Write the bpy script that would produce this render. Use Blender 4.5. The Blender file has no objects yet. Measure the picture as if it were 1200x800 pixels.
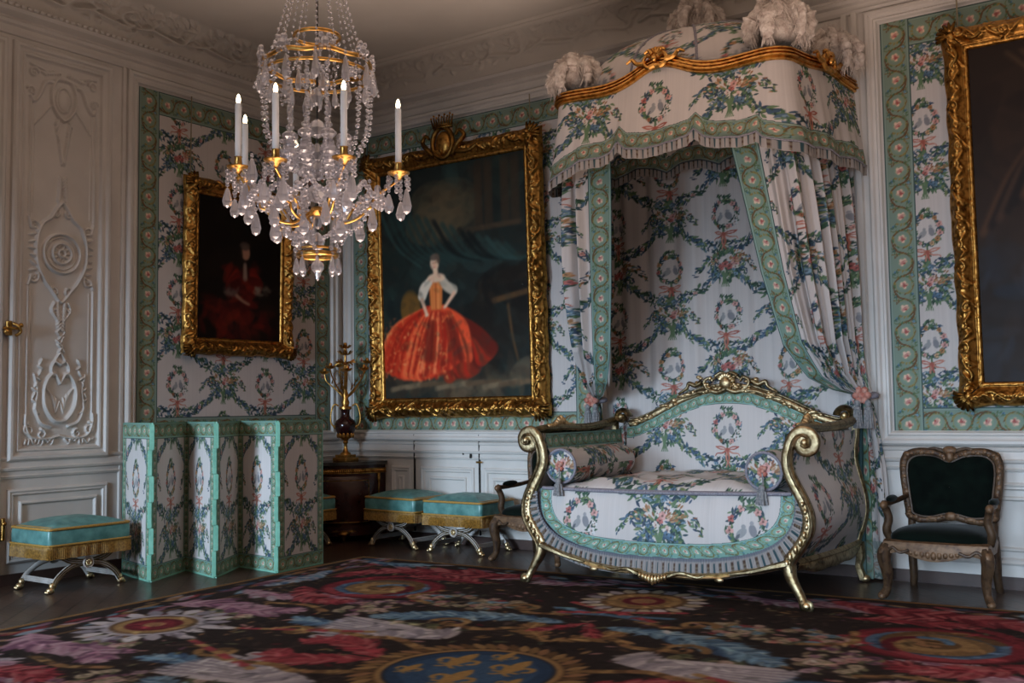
import bpy, math, random
import numpy as np
from mathutils import Vector, Matrix, Quaternion
random.seed(7); RNG = np.random.default_rng(11)
PI = math.pi
C = bpy.context.scene.collection
sc = bpy.context.scene

# ------------------------------------------------------------------ objects
def thing(name, label, cat, loc=(0, 0, 0), rotz=0.0, group=None, rotx=0.0):
    o = bpy.data.objects.new(name, None); C.objects.link(o)
    o.empty_display_size = 0.1
    o.location = loc; o.rotation_euler = (rotx, 0, rotz)
    o['label'] = label; o['category'] = cat
    if group: o['group'] = group
    return o
def tag(o, label, cat, group=None, kind=None):
    if label: o['label'] = label
    if cat: o['category'] = cat
    if group: o['group'] = group
    if kind: o['kind'] = kind
    return o
def struct(o):
    if o.parent is None: o['kind'] = 'structure'
    return o
def dup(root, loc, rotz, label, group=None):
    r = root.copy(); C.objects.link(r); r.location = loc
    r.rotation_euler = (root.rotation_euler[0], 0, rotz); r['label'] = label
    if group: r['group'] = group
    for ch in list(root.children):
        c = ch.copy(); C.objects.link(c); c.parent = r
        for g in list(ch.children):
            d = g.copy(); C.objects.link(d); d.parent = c
    return r

def lin(c):
    c = np.clip(np.asarray(c, float), 0, 1)
    return np.where(c <= 0.04045, c / 12.92, ((c + 0.055) / 1.055) ** 2.4)

def link_mesh(name, V, F, mat, parent=None, smooth=True, col=None, origin=(0, 0, 0)):
    """V (n,3) array, F (m,k) array or list of lists"""
    V = np.asarray(V, float) - np.asarray(origin, float)
    me = bpy.data.meshes.new(name)
    if isinstance(F, np.ndarray):
        m, k = F.shape
        me.vertices.add(len(V)); me.vertices.foreach_set('co', V.astype(np.float32).ravel())
        me.loops.add(m * k); me.loops.foreach_set('vertex_index', F.astype(np.int32).ravel())
        me.polygons.add(m)
        me.polygons.foreach_set('loop_start', (np.arange(m) * k).astype(np.int32))
        me.update(calc_edges=True)
    else:
        me.from_pydata([tuple(v) for v in V], [], [list(f) for f in F]); me.update()
    me.validate()
    if col is not None:
        a = me.color_attributes.new('Col', 'FLOAT_COLOR', 'POINT')
        c4 = np.ones((len(V), 4), np.float32); c4[:, :3] = lin(col.reshape(-1, 3))
        a.data.foreach_set('color', c4.ravel())
    if smooth: me.polygons.foreach_set('use_smooth', np.ones(len(me.polygons), bool))
    if mat: me.materials.append(mat)
    o = bpy.data.objects.new(name, me); C.objects.link(o)
    if parent: o.parent = parent
    return o

def grid_faces(nu, nv, off=0, cu=False, cv=False, flip=False):
    iu = np.arange(nu if cu else nu - 1); iv = np.arange(nv if cv else nv - 1)
    A, B = np.meshgrid(iu, iv, indexing='ij'); A2 = (A + 1) % nu; B2 = (B + 1) % nv
    f = np.stack([A * nv + B, A2 * nv + B, A2 * nv + B2, A * nv + B2], -1).reshape(-1, 4) + off
    return f[:, ::-1].copy() if flip else f

def catmull(pts, n=8, closed=False):
    P = np.asarray(pts, float); m = len(P)
    if m < 3 and not closed:
        t = np.linspace(0, 1, n + 1)[:, None]; return P[0] * (1 - t) + P[-1] * t
    out = []
    rng = range(m) if closed else range(m - 1)
    for i in rng:
        p1, p2 = P[i], P[(i + 1) % m]
        p0 = P[i - 1] if (i > 0 or closed) else 2 * p1 - p2
        p3 = P[(i + 2) % m] if (i + 2 < m or closed) else 2 * p2 - p1
        for k in range(n):
            t = k / n
            out.append(0.5 * ((2 * p1) + (-p0 + p2) * t + (2 * p0 - 5 * p1 + 4 * p2 - p3) * t * t + (-p0 + 3 * p1 - 3 * p2 + p3) * t ** 3))
    if not closed: out.append(P[-1])
    return np.array(out)

class MB:
    def __init__(s): s.v = []; s.f = []; s.n = 0
    def add(s, V, F):
        V = np.asarray(V, float).reshape(-1, 3); s.v.append(V)
        for f in F: s.f.append([int(i) + s.n for i in f])
        s.n += len(V); return s
    def grid(s, P, cu=False, cv=False, flip=False):
        nu, nv = P.shape[:2]
        return s.add(P.reshape(-1, 3), grid_faces(nu, nv, 0, cu, cv, flip))
    def box(s, c, d, R=None, bevel=0.0):
        c = np.array(c, float); h = np.array(d, float) / 2
        b = min(bevel, h.min() * 0.9)
        if b <= 0:
            V = np.array([[x, y, z] for x in (-1, 1) for y in (-1, 1) for z in (-1, 1)], float) * h
            F = [[0, 1, 3, 2], [4, 6, 7, 5], [0, 4, 5, 1], [2, 3, 7, 6], [0, 2, 6, 4], [1, 5, 7, 3]]
        else:
            # chamfered box: 24 verts
            V = []; idx = {}
            for sx in (-1, 1):
                for sy in (-1, 1):
                    for sz in (-1, 1):
                        for ax in range(3):
                            p = np.array([sx, sy, sz]) * (h - b); p[ax] = (sx, sy, sz)[ax] * h[ax]
                            idx[(sx, sy, sz, ax)] = len(V); V.append(p)
            V = np.array(V); F = []
            for ax in range(3):
                o1, o2 = [(1, 2), (2, 0), (0, 1)][ax]
                for sg in (-1, 1):
                    q = []
                    for a, bb in ((-1, -1), (1, -1), (1, 1), (-1, 1)):
                        k = [0, 0, 0]; k[ax] = sg; k[o1] = a; k[o2] = bb; q.append(idx[(*k, ax)])
                    F.append(q if sg > 0 else q[::-1])
            for ax in range(3):
                o1, o2 = [(1, 2), (2, 0), (0, 1)][ax]
                for a in (-1, 1):
                    for bb in (-1, 1):
                        def K(t, axx):
                            k = [0, 0, 0]; k[ax] = t; k[o1] = a; k[o2] = bb; return idx[(*k, axx)]
                        F.append([K(-1, o1), K(1, o1), K(1, o2), K(-1, o2)][::(1 if a * bb > 0 else -1)])
            for sx in (-1, 1):
                for sy in (-1, 1):
                    for sz in (-1, 1):
                        t = [idx[(sx, sy, sz, a)] for a in range(3)]
                        F.append(t if sx * sy * sz > 0 else t[::-1])
        if R is not None: V = V @ np.array(R).T
        return s.add(V + c, F)
    def tube(s, path, r, seg=10, cap=True, closed=False, ry=None, flute=0, fdepth=0.0, up=None):
        P = np.asarray(path, float); n = len(P)
        r = np.broadcast_to(np.asarray(r, float), (n,)); ry = r if ry is None else np.broadcast_to(np.asarray(ry, float), (n,))
        T = np.gradient(P, axis=0) if not closed else (np.roll(P, -1, 0) - np.roll(P, 1, 0))
        T /= np.maximum(np.linalg.norm(T, axis=1, keepdims=True), 1e-9)
        N = np.zeros_like(P)
        if up is not None:
            u = np.array(up, float)
            for i in range(n):
                v = u - T[i] * (u @ T[i]); N[i] = v / max(np.linalg.norm(v), 1e-9)
        else:
            a = np.array([0, 0, 1.0]) if abs(T[0][2]) < 0.9 else np.array([0, 1.0, 0])
            v = a - T[0] * (a @ T[0]); N[0] = v / np.linalg.norm(v)
            for i in range(1, n):
                v = N[i - 1] - T[i] * (N[i - 1] @ T[i]); N[i] = v / max(np.linalg.norm(v), 1e-9)
        B = np.cross(T, N)
        th = np.linspace(0, 2 * PI, seg, endpoint=False)
        fl = 1 - fdepth * (0.5 + 0.5 * np.cos(flute * th)) if flute else np.ones(seg)
        V = P[:, None] + N[:, None] * (np.cos(th) * fl)[None, :, None] * ry[:, None, None] + B[:, None] * (np.sin(th) * fl)[None, :, None] * r[:, None, None]
        F = grid_faces(n, seg, 0, closed, True).tolist()
        if cap and not closed:
            F.append(list(range(seg))); F.append([(n - 1) * seg + k for k in range(seg)][::-1])
        return s.add(V.reshape(-1, 3), F)
    def lathe(s, prof, c=(0, 0, 0), seg=20, a0=0, a1=2 * PI, ripple=None):
        pr = np.asarray(prof, float); full = abs(a1 - a0 - 2 * PI) < 1e-6
        th = np.linspace(a0, a1, seg, endpoint=not full)
        rr = pr[:, 0][None, :] * (np.ones(seg) if ripple is None else 1 + ripple[1] * np.cos(ripple[0] * th))[:, None]
        V = np.stack([rr * np.cos(th)[:, None], rr * np.sin(th)[:, None], np.broadcast_to(pr[:, 1], rr.shape)], -1) + np.array(c, float)
        return s.add(V.reshape(-1, 3), grid_faces(seg, len(pr), 0, full, False))
    def ball(s, c, r, seg=10, ring=6, R=None):
        r = np.broadcast_to(np.asarray(r, float), (3,))
        th = np.linspace(0, 2 * PI, seg, endpoint=False); ph = np.linspace(0, PI, ring + 1)[1:-1]
        V = np.stack([np.outer(np.sin(ph), np.cos(th)), np.outer(np.sin(ph), np.sin(th)), np.outer(np.cos(ph), np.ones(seg))], -1).reshape(-1, 3)
        V = np.vstack([V, [0, 0, 1], [0, 0, -1]]) * r
        F = grid_faces(ring - 1, seg, 0, False, True).tolist(); a = len(V) - 2
        for k in range(seg):
            F.append([a, k, (k + 1) % seg]); o = (ring - 2) * seg; F.append([a + 1, o + (k + 1) % seg, o + k])
        if R is not None: V = V @ np.array(R).T
        return s.add(V + np.array(c, float), F)
    def sweep(s, prof, path, frames, closed=False, cp=False):
        """prof (k,2); frames: list of (e1,e2) vectors for each path point"""
        P = np.asarray(path, float); pr = np.asarray(prof, float)
        V = np.array([p + pr[:, :1] * np.asarray(e1) + pr[:, 1:] * np.asarray(e2) for p, (e1, e2) in zip(P, frames)])
        F = grid_faces(len(P), len(pr), 0, closed, cp).tolist()
        return s.add(V.reshape(-1, 3), F)
    def prism(s, poly, z0, z1):
        n = len(poly); V = [[x, y, z0] for x, y in poly] + [[x, y, z1] for x, y in poly]
        F = [[i, (i + 1) % n, n + (i + 1) % n, n + i] for i in range(n)] + [list(range(n))[::-1], list(range(n, 2 * n))]
        return s.add(V, F)
    def build(s, name, mat, parent=None, origin=(0, 0, 0), smooth=True, M=None):
        V = np.vstack(s.v)
        if M is not None:
            M = np.array(M); V = V @ M[:3, :3].T + M[:3, 3]
        o = link_mesh(name, V, s.f, mat, parent, smooth, None, origin)
        if smooth:
            try: o.data.set_sharp_from_angle(angle=math.radians(50))
            except Exception: pass
        return o

def paint_grid(name, P, col, mat, parent=None, origin=(0, 0, 0), cu=False, cv=False, flip=False):
    nu, nv = P.shape[:2]
    return link_mesh(name, P.reshape(-1, 3), grid_faces(nu, nv, 0, cu, cv, flip), mat, parent, True, col, origin)

def multi_paint(name, parts, mat, parent=None, origin=(0, 0, 0)):
    Vs, Fs, Cs, off = [], [], [], 0
    for P, col in parts:
        nu, nv = P.shape[:2]; Vs.append(P.reshape(-1, 3)); Fs.append(grid_faces(nu, nv, off)); Cs.append(col.reshape(-1, 3)); off += nu * nv
    return link_mesh(name, np.vstack(Vs), np.vstack(Fs), mat, parent, True, np.vstack(Cs), origin)

# ------------------------------------------------------------------ materials
def new_mat(name):
    m = bpy.data.materials.new(name); m.use_nodes = True
    nt = m.node_tree; return m, nt, nt.nodes['Principled BSDF']
def setp(b, **k):
    for n, v in k.items():
        n = n.replace('_', ' ')
        if n in b.inputs: b.inputs[n].default_value = v
def bump(nt, b, scale, strength, dist=0.01, kind='noise', vec='Object'):
    tc = nt.nodes.new('ShaderNodeTexCoord')
    if kind == 'noise':
        t = nt.nodes.new('ShaderNodeTexNoise'); t.inputs['Detail'].default_value = 4; out = t.outputs[0]
    else:
        t = nt.nodes.new('ShaderNodeTexVoronoi'); out = t.outputs['Distance']
    t.inputs['Scale'].default_value = scale
    nt.links.new(tc.outputs[vec], t.inputs['Vector'])
    bp = nt.nodes.new('ShaderNodeBump'); bp.inputs['Strength'].default_value = strength; bp.inputs['Distance'].default_value = dist
    nt.links.new(out, bp.inputs['Height']); nt.links.new(bp.outputs[0], b.inputs['Normal'])
    return t
def noise_mix(nt, b, c1, c2, scale, detail=4, lo=0.35, hi=0.65, vec='Object', stretch=None):
    tc = nt.nodes.new('ShaderNodeTexCoord'); t = nt.nodes.new('ShaderNodeTexNoise')
    t.inputs['Scale'].default_value = scale; t.inputs['Detail'].default_value = detail
    if stretch:
        mp = nt.nodes.new('ShaderNodeMapping'); mp.inputs['Scale'].default_value = stretch
        nt.links.new(tc.outputs[vec], mp.inputs[0]); nt.links.new(mp.outputs[0], t.inputs['Vector'])
    else: nt.links.new(tc.outputs[vec], t.inputs['Vector'])
    r = nt.nodes.new('ShaderNodeValToRGB')
    r.color_ramp.elements[0].position = lo; r.color_ramp.elements[1].position = hi
    r.color_ramp.elements[0].color = (*lin(c1), 1); r.color_ramp.elements[1].color = (*lin(c2), 1)
    nt.links.new(t.outputs[0], r.inputs[0]); nt.links.new(r.outputs[0], b.inputs['Base Color'])
    return r
def m_plain(name, c1, c2=None, rough=0.5, scale=8, metal=0.0, bmp=None, sheen=0.0, spec=0.5):
    m, nt, b = new_mat(name); c2 = c2 or c1
    noise_mix(nt, b, c1, c2, scale); setp(b, Roughness=rough, Metallic=metal)
    b.inputs['Specular IOR Level'].default_value = spec
    if sheen: b.inputs['Sheen Weight'].default_value = sheen; b.inputs['Sheen Roughness'].default_value = 0.4
    if bmp: bump(nt, b, *bmp)
    return m
def m_paint(name, rough=0.75, bmp=None, spec=0.25, sheen=0.0, mult=1.0):
    m, nt, b = new_mat(name)
    a = nt.nodes.new('ShaderNodeVertexColor'); a.layer_name = 'Col'
    tc = nt.nodes.new('ShaderNodeTexCoord'); t = nt.nodes.new('ShaderNodeTexNoise')
    t.inputs['Scale'].default_value = 3.0; t.inputs['Detail'].default_value = 3
    nt.links.new(tc.outputs['Object'], t.inputs['Vector'])
    mr = nt.nodes.new('ShaderNodeMapRange'); mr.inputs['To Min'].default_value = 0.88 * mult; mr.inputs['To Max'].default_value = 1.04 * mult
    nt.links.new(t.outputs[0], mr.inputs[0])
    mx = nt.nodes.new('ShaderNodeMix'); mx.data_type = 'RGBA'; mx.blend_type = 'MULTIPLY'; mx.inputs[0].default_value = 1.0
    nt.links.new(a.outputs['Color'], mx.inputs[6]); nt.links.new(mr.outputs[0], mx.inputs[7])
    nt.links.new(mx.outputs[2], b.inputs['Base Color'])
    setp(b, Roughness=rough); b.inputs['Specular IOR Level'].default_value = spec
    if sheen: b.inputs['Sheen Weight'].default_value = sheen
    if bmp: bump(nt, b, *bmp)
    return m
def m_gold(name, hi, lo, rough=0.35, bmp=(40, 0.25, 0.01), metal=1.0, scale=25, point=True):
    m, nt, b = new_mat(name)
    r = noise_mix(nt, b, lo, hi, scale, 5, 0.30, 0.55)
    if point:  # shade in the carving's recesses, multiplied into the gilding colour
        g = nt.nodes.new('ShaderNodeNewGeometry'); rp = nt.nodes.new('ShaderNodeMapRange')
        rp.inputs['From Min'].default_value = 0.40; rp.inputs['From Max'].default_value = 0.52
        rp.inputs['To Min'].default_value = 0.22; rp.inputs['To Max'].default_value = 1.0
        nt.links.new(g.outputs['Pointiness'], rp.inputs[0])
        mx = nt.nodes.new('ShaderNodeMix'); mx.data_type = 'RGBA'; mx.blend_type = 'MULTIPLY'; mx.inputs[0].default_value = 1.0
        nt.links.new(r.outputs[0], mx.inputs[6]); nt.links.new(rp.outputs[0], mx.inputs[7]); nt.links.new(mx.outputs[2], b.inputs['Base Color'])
    setp(b, Roughness=rough, Metallic=metal)
    if bmp: bump(nt, b, *bmp)
    return m

M = {}
M['boiserie'] = m_plain('painted_boiserie', (0.80, 0.785, 0.765), (0.84, 0.825, 0.805), 0.42, 2.5, bmp=(60, 0.04, 0.004))
M['plaster'] = m_plain('ceiling_plaster', (0.78, 0.76, 0.73), (0.82, 0.80, 0.77), 0.85, 1.2, bmp=(30, 0.06, 0.004))
M['silk'] = m_paint('lampas_silk', 0.62, (350, 0.12, 0.002), 0.3)
M['silk_bed'] = m_paint('lampas_silk_bed', 0.55, (250, 0.10, 0.002), 0.35)
M['border'] = m_paint('lampas_border', 0.62, (350, 0.12, 0.002), 0.3)
M['fringe'] = m_paint('silk_fringe', 0.8, (300, 0.3, 0.003), 0.2)
M['rug'] = m_paint('savonnerie_pile', 0.95, (260, 0.5, 0.004), 0.08)
M['oil'] = m_paint('oil_on_canvas', 0.5, (90, 0.05, 0.002), 0.16)
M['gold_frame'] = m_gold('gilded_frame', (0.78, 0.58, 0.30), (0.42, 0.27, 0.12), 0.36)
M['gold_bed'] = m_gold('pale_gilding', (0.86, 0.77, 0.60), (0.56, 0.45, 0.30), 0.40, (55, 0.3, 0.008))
M['gold_canopy'] = m_gold('canopy_gilding', (0.86, 0.65, 0.36), (0.58, 0.40, 0.18), 0.30, (30, 0.08, 0.004), point=False)
M['ormolu'] = m_gold('ormolu', (0.80, 0.62, 0.34), (0.50, 0.35, 0.16), 0.32, None, point=False)
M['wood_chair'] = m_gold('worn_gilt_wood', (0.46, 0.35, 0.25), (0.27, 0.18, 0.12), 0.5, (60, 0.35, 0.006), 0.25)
M['velvet'] = m_plain('green_velvet', (0.012, 0.035, 0.025), (0.03, 0.075, 0.055), 0.9, 12, sheen=0.10, spec=0.1)
M['moire'] = m_plain('teal_moire_silk', (0.27, 0.46, 0.45), (0.40, 0.60, 0.58), 0.36, 11)
M['braid'] = m_plain('gold_braid', (0.62, 0.46, 0.20), (0.72, 0.56, 0.27), 0.55, 90, bmp=(160, 0.6, 0.004))
M['gold_fringe'] = m_plain('gold_fringe', (0.44, 0.32, 0.12), (0.66, 0.50, 0.22), 0.6, 60)
M['stool_white'] = m_plain('white_lacquer', (0.74, 0.72, 0.70), (0.66, 0.63, 0.60), 0.4, 20)
M['mint'] = m_plain('mint_edge_silk', (0.44, 0.68, 0.59), (0.50, 0.74, 0.65), 0.5, 20)
M['mahogany'] = m_plain('dark_mahogany', (0.16, 0.065, 0.04), (0.24, 0.10, 0.06), 0.25, 5)
M['marble'] = m_plain('grey_marble', (0.19, 0.19, 0.19), (0.28, 0.27, 0.26), 0.2, 7)
M['porphyry'] = m_plain('dark_red_porphyry', (0.13, 0.05, 0.055), (0.19, 0.075, 0.075), 0.12, 60)
M['plinth'] = m_plain('brown_plinth', (0.22, 0.15, 0.13), (0.27, 0.19, 0.16), 0.5, 6)
M['candle'] = m_plain('white_candle', (0.80, 0.82, 0.84), (0.86, 0.87, 0.88), 0.5, 6)
M['plume'] = m_plain('ostrich_plume', (0.74, 0.69, 0.66), (0.88, 0.85, 0.82), 0.95, 22, sheen=0.3, bmp=(45, 0.8, 0.02), spec=0.05)
M['lining'] = m_plain('pale_lining', (0.60, 0.57, 0.53), (0.66, 0.62, 0.58), 0.8, 5)
M['trim_grey'] = m_plain('grey_lilac_braid', (0.46, 0.45, 0.50), (0.58, 0.57, 0.60), 0.7, 90, bmp=(140, 0.6, 0.003))
M['rod'] = m_plain('hanging_rod', (0.50, 0.46, 0.36), (0.56, 0.52, 0.42), 0.5, 5)
M['dark'] = m_plain('dark_iron', (0.10, 0.09, 0.08), (0.13, 0.12, 0.10), 0.4, 5)
M['tassel'] = m_plain('grey_tassel', (0.44, 0.45, 0.47), (0.60, 0.60, 0.60), 0.7, 60, bmp=(200, 0.6, 0.003))
M['rosebud'] = m_plain('silk_rosebud', (0.72, 0.42, 0.36), (0.80, 0.62, 0.56), 0.7, 25)

m, nt, b = new_mat('candle_flame'); setp(b, Base_Color=(1, 0.85, 0.6, 1))
b.inputs['Emission Color'].default_value = (1.0, 0.80, 0.50, 1); b.inputs['Emission Strength'].default_value = 9.0
M['flame'] = m
m, nt, b = new_mat('rock_crystal'); nt.nodes.remove(b)
tr = nt.nodes.new('ShaderNodeBsdfTransparent'); tr.inputs[0].default_value = (0.86, 0.86, 0.88, 1)
gl = nt.nodes.new('ShaderNodeBsdfGlossy'); gl.inputs['Roughness'].default_value = 0.06; gl.inputs[0].default_value = (0.95, 0.94, 0.96, 1)
df = nt.nodes.new('ShaderNodeBsdfTranslucent'); df.inputs[0].default_value = (0.75, 0.75, 0.80, 1)
lw = nt.nodes.new('ShaderNodeLayerWeight'); lw.inputs[0].default_value = 0.45
mx = nt.nodes.new('ShaderNodeMixShader'); mx2 = nt.nodes.new('ShaderNodeMixShader'); mx2.inputs[0].default_value = 0.36
ad = nt.nodes.new('ShaderNodeMath'); ad.operation = 'MULTIPLY_ADD'; ad.inputs[1].default_value = 0.75; ad.inputs[2].default_value = 0.12
nt.links.new(lw.outputs['Facing'], ad.inputs[0]); nt.links.new(ad.outputs[0], mx.inputs[0])
nt.links.new(tr.outputs[0], mx.inputs[1]); nt.links.new(gl.outputs[0], mx.inputs[2])
nt.links.new(mx.outputs[0], mx2.inputs[1]); nt.links.new(df.outputs[0], mx2.inputs[2])
nt.links.new(mx2.outputs[0], nt.nodes['Material Output'].inputs[0])
M['crystal'] = m
# parquet: dark waxed oak laid in lozenges
m, nt, b = new_mat('dark_parquet')
tc = nt.nodes.new('ShaderNodeTexCoord'); mp = nt.nodes.new('ShaderNodeMapping'); mp.inputs['Rotation'].default_value = (0, 0, PI / 4)
br = nt.nodes.new('ShaderNodeTexBrick'); br.inputs['Scale'].default_value = 1.0
br.inputs['Color1'].default_value = (*lin((0.25, 0.19, 0.16)), 1); br.inputs['Color2'].default_value = (*lin((0.31, 0.24, 0.20)), 1)
br.inputs['Mortar'].default_value = (*lin((0.07, 0.05, 0.045)), 1)
br.inputs['Mortar Size'].default_value = 0.006; br.inputs['Brick Width'].default_value = 1.2; br.inputs['Row Height'].default_value = 0.16
ns = nt.nodes.new('ShaderNodeTexNoise'); ns.inputs['Scale'].default_value = 6; ns.inputs['Detail'].default_value = 6
mp2 = nt.nodes.new('ShaderNodeMapping'); mp2.inputs['Scale'].default_value = (1, 14, 1); mp2.inputs['Rotation'].default_value = (0, 0, PI / 4)
mr = nt.nodes.new('ShaderNodeMapRange'); mr.inputs['To Min'].default_value = 0.55; mr.inputs['To Max'].default_value = 1.35
mx = nt.nodes.new('ShaderNodeMix'); mx.data_type = 'RGBA'; mx.blend_type = 'MULTIPLY'; mx.inputs[0].default_value = 1
nt.links.new(tc.outputs['Object'], mp.inputs[0]); nt.links.new(mp.outputs[0], br.inputs['Vector'])
nt.links.new(tc.outputs['Object'], mp2.inputs[0]); nt.links.new(mp2.outputs[0], ns.inputs['Vector'])
nt.links.new(ns.outputs[0], mr.inputs[0]); nt.links.new(br.outputs['Color'], mx.inputs[6]); nt.links.new(mr.outputs[0], mx.inputs[7])
nt.links.new(mx.outputs[2], b.inputs['Base Color'])
mr2 = nt.nodes.new('ShaderNodeMapRange'); mr2.inputs['To Min'].default_value = 0.22; mr2.inputs['To Max'].default_value = 0.42
nt.links.new(ns.outputs[0], mr2.inputs[0]); nt.links.new(mr2.outputs[0], b.inputs['Roughness'])
M['parquet'] = m
# window glass
m, nt, b = new_mat('window_glass'); setp(b, Base_Color=(0.9, 0.95, 1, 1), Roughness=0.02)
b.inputs['Transmission Weight'].default_value = 1.0; b.inputs['IOR'].default_value = 1.02
M['glass'] = m
# ------------------------------------------------------------------ painted patterns (numpy rasters sampled onto mesh vertices)
class Canvas:
    def __init__(s, w, h, res, bg, wu=True, wv=True):
        s.w, s.h, s.res = w, h, res; s.W, s.H = int(round(w / res)), int(round(h / res)); s.wu, s.wv = wu, wv
        bg = np.asarray(bg, float); s.k = len(bg); s.a = np.ones((s.H, s.W, s.k)) * bg
    def _idx(s, cx, cy, R):
        r = s.res
        i = np.arange(int((cx - R) / r) - 1, int((cx + R) / r) + 2); j = np.arange(int((cy - R) / r) - 1, int((cy + R) / r) + 2)
        if not s.wu: i = i[(i >= 0) & (i < s.W)]
        if not s.wv: j = j[(j >= 0) & (j < s.H)]
        return i, j
    def stamp(s, cx, cy, a, b, ang, col, alpha=1.0, leaf=False, dome=0.0):
        i, j = s._idx(cx, cy, max(a, b))
        if len(i) == 0 or len(j) == 0: return
        X = (i[None, :] + .5) * s.res - cx; Y = (j[:, None] + .5) * s.res - cy
        ca, sa = math.cos(ang), math.sin(ang)
        x = X * ca + Y * sa; y = -X * sa + Y * ca
        if leaf: d = np.abs(y / b) / np.maximum(1 - (x / a) ** 2, 1e-3) + np.where(np.abs(x) > a, 9, 0)
        else: d = np.sqrt((x / a) ** 2 + (y / b) ** 2)
        J, I = np.ix_(j % s.H, i % s.W)
        if dome:
            hgt = dome * np.sqrt(np.clip(1 - d * d, 0, 1))
            s.a[J, I, 0] = np.maximum(s.a[J, I, 0], hgt)
        else:
            al = np.clip((1 - d) * min(a, b) / s.res + 0.5, 0, 1) * alpha
            s.a[J, I] = s.a[J, I] * (1 - al[..., None]) + np.asarray(col) * al[..., None]
    def stroke(s, pts, w0, w1=None, col=None, alpha=1.0, dome=0.0, n=10, smooth=True):
        P = catmull(pts, n) if smooth and len(pts) > 2 else np.asarray(pts, float)
        d = np.r_[0, np.cumsum(np.linalg.norm(np.diff(P, axis=0), axis=1))]
        L = d[-1]; w1 = w0 if w1 is None else w1
        t = 0.0
        while t <= L:
            f = t / max(L, 1e-9); w = w0 + (w1 - w0) * f
            x = np.interp(t, d, P[:, 0]); y = np.interp(t, d, P[:, 1])
            s.stamp(x, y, max(w, s.res * .6), max(w, s.res * .6), 0, col, alpha, False, dome * (0.4 + 0.6 * w / max(w0, w1)) if dome else 0)
            t += max(w * 0.5, s.res * 0.6)
    def ring(s, cx, cy, ra, rb, w, col=None, dome=0.0, a0=0, a1=2 * PI):
        th = np.linspace(a0, a1, 40); s.stroke(np.stack([cx + ra * np.cos(th), cy + rb * np.sin(th)], 1), w, w, col, 1, dome, smooth=False)
    def spiral(s, cx, cy, r0, turns, a0, w0, w1, col=None, dome=0.0, hand=1, tail=None):
        th = np.linspace(0, turns * 2 * PI, int(26 * turns)); r = r0 * (1 - 0.88 * th / th[-1])
        P = np.stack([cx + r * np.cos(a0 + hand * th), cy + r * np.sin(a0 + hand * th)], 1)
        if tail is not None: P = np.vstack([catmull(list(tail) + [P[0]], 8), P])
        s.stroke(P, w0, w1, col, 1, dome, smooth=False)
    def sample(s, u, v):
        x = np.asarray(u, float) / s.res - .5; y = np.asarray(v, float) / s.res - .5
        if not s.wu: x = np.clip(x, 0, s.W - 1.001)
        if not s.wv: y = np.clip(y, 0, s.H - 1.001)
        i = np.floor(x).astype(int); j = np.floor(y).astype(int); fx = (x - i)[..., None]; fy = (y - j)[..., None]
        g = lambda jj, ii: s.a[jj % s.H, ii % s.W]
        return (g(j, i) * (1 - fx) + g(j, i + 1) * fx) * (1 - fy) + (g(j + 1, i) * (1 - fx) + g(j + 1, i + 1) * fx) * fy

rr = random.Random(3)
GREENS = [(.15, .27, .21), (.20, .36, .27), (.28, .43, .30), (.36, .50, .34), (.12, .22, .22), (.44, .52, .32)]
BLUES = [(.17, .25, .36), (.21, .33, .45), (.29, .42, .53), (.15, .27, .32), (.40, .52, .60)]
PINKS = [(.78, .54, .51), (.84, .70, .66), (.66, .34, .32), (.86, .78, .75)]
OCHRE = [(.62, .43, .26), (.70, .50, .32), (.55, .32, .20), (.74, .58, .42)]
REDS = [(.74, .40, .32), (.78, .50, .42), (.68, .33, .27)]
def leafspray(cv, x, y, n, R, cols, L=(.022, .045), w=.32, a0=0, a1=2 * PI):
    for _ in range(n):
        a = rr.uniform(a0, a1); d = R * math.sqrt(rr.random()); l = rr.uniform(*L) * .5
        cv.stamp(x + d * math.cos(a), y + d * math.sin(a), l, l * w, a + rr.uniform(-.9, .9), rr.choice(cols), 1, True)
def flower(cv, x, y, r, cols):
    c = rr.choice(cols); c2 = np.clip(np.array(c) * 1.18, 0, 1)
    for k in range(5):
        a = k * 2 * PI / 5 + rr.random(); cv.stamp(x + r * .55 * math.cos(a), y + r * .55 * math.sin(a), r * .55, r * .42, a, c if k % 2 else c2)
    cv.stamp(x, y, r * .3, r * .3, 0, np.array(c) * .62)
def bow(cv, x, y):
    for sg in (-1, 1):
        c = rr.choice(REDS)
        cv.stamp(x + sg * .050, y + .014, .050, .015, sg * .22, c, 1, True); cv.stamp(x + sg * .046, y + .013, .026, .005, sg * .22, (.84, .78, .76))
        cv.stroke([(x, y), (x + sg * .04, y - .025), (x + sg * .085, y - .03), (x + sg * .10, y - .05)], .008, .003, rr.choice(REDS))
        cv.stroke([(x, y), (x + sg * .012, y - .06), (x + sg * .004, y - .10), (x + sg * .016, y - .135)], .009, .004, rr.choice(REDS))
    cv.stamp(x, y, .014, .017, 0, REDS[2])
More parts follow.
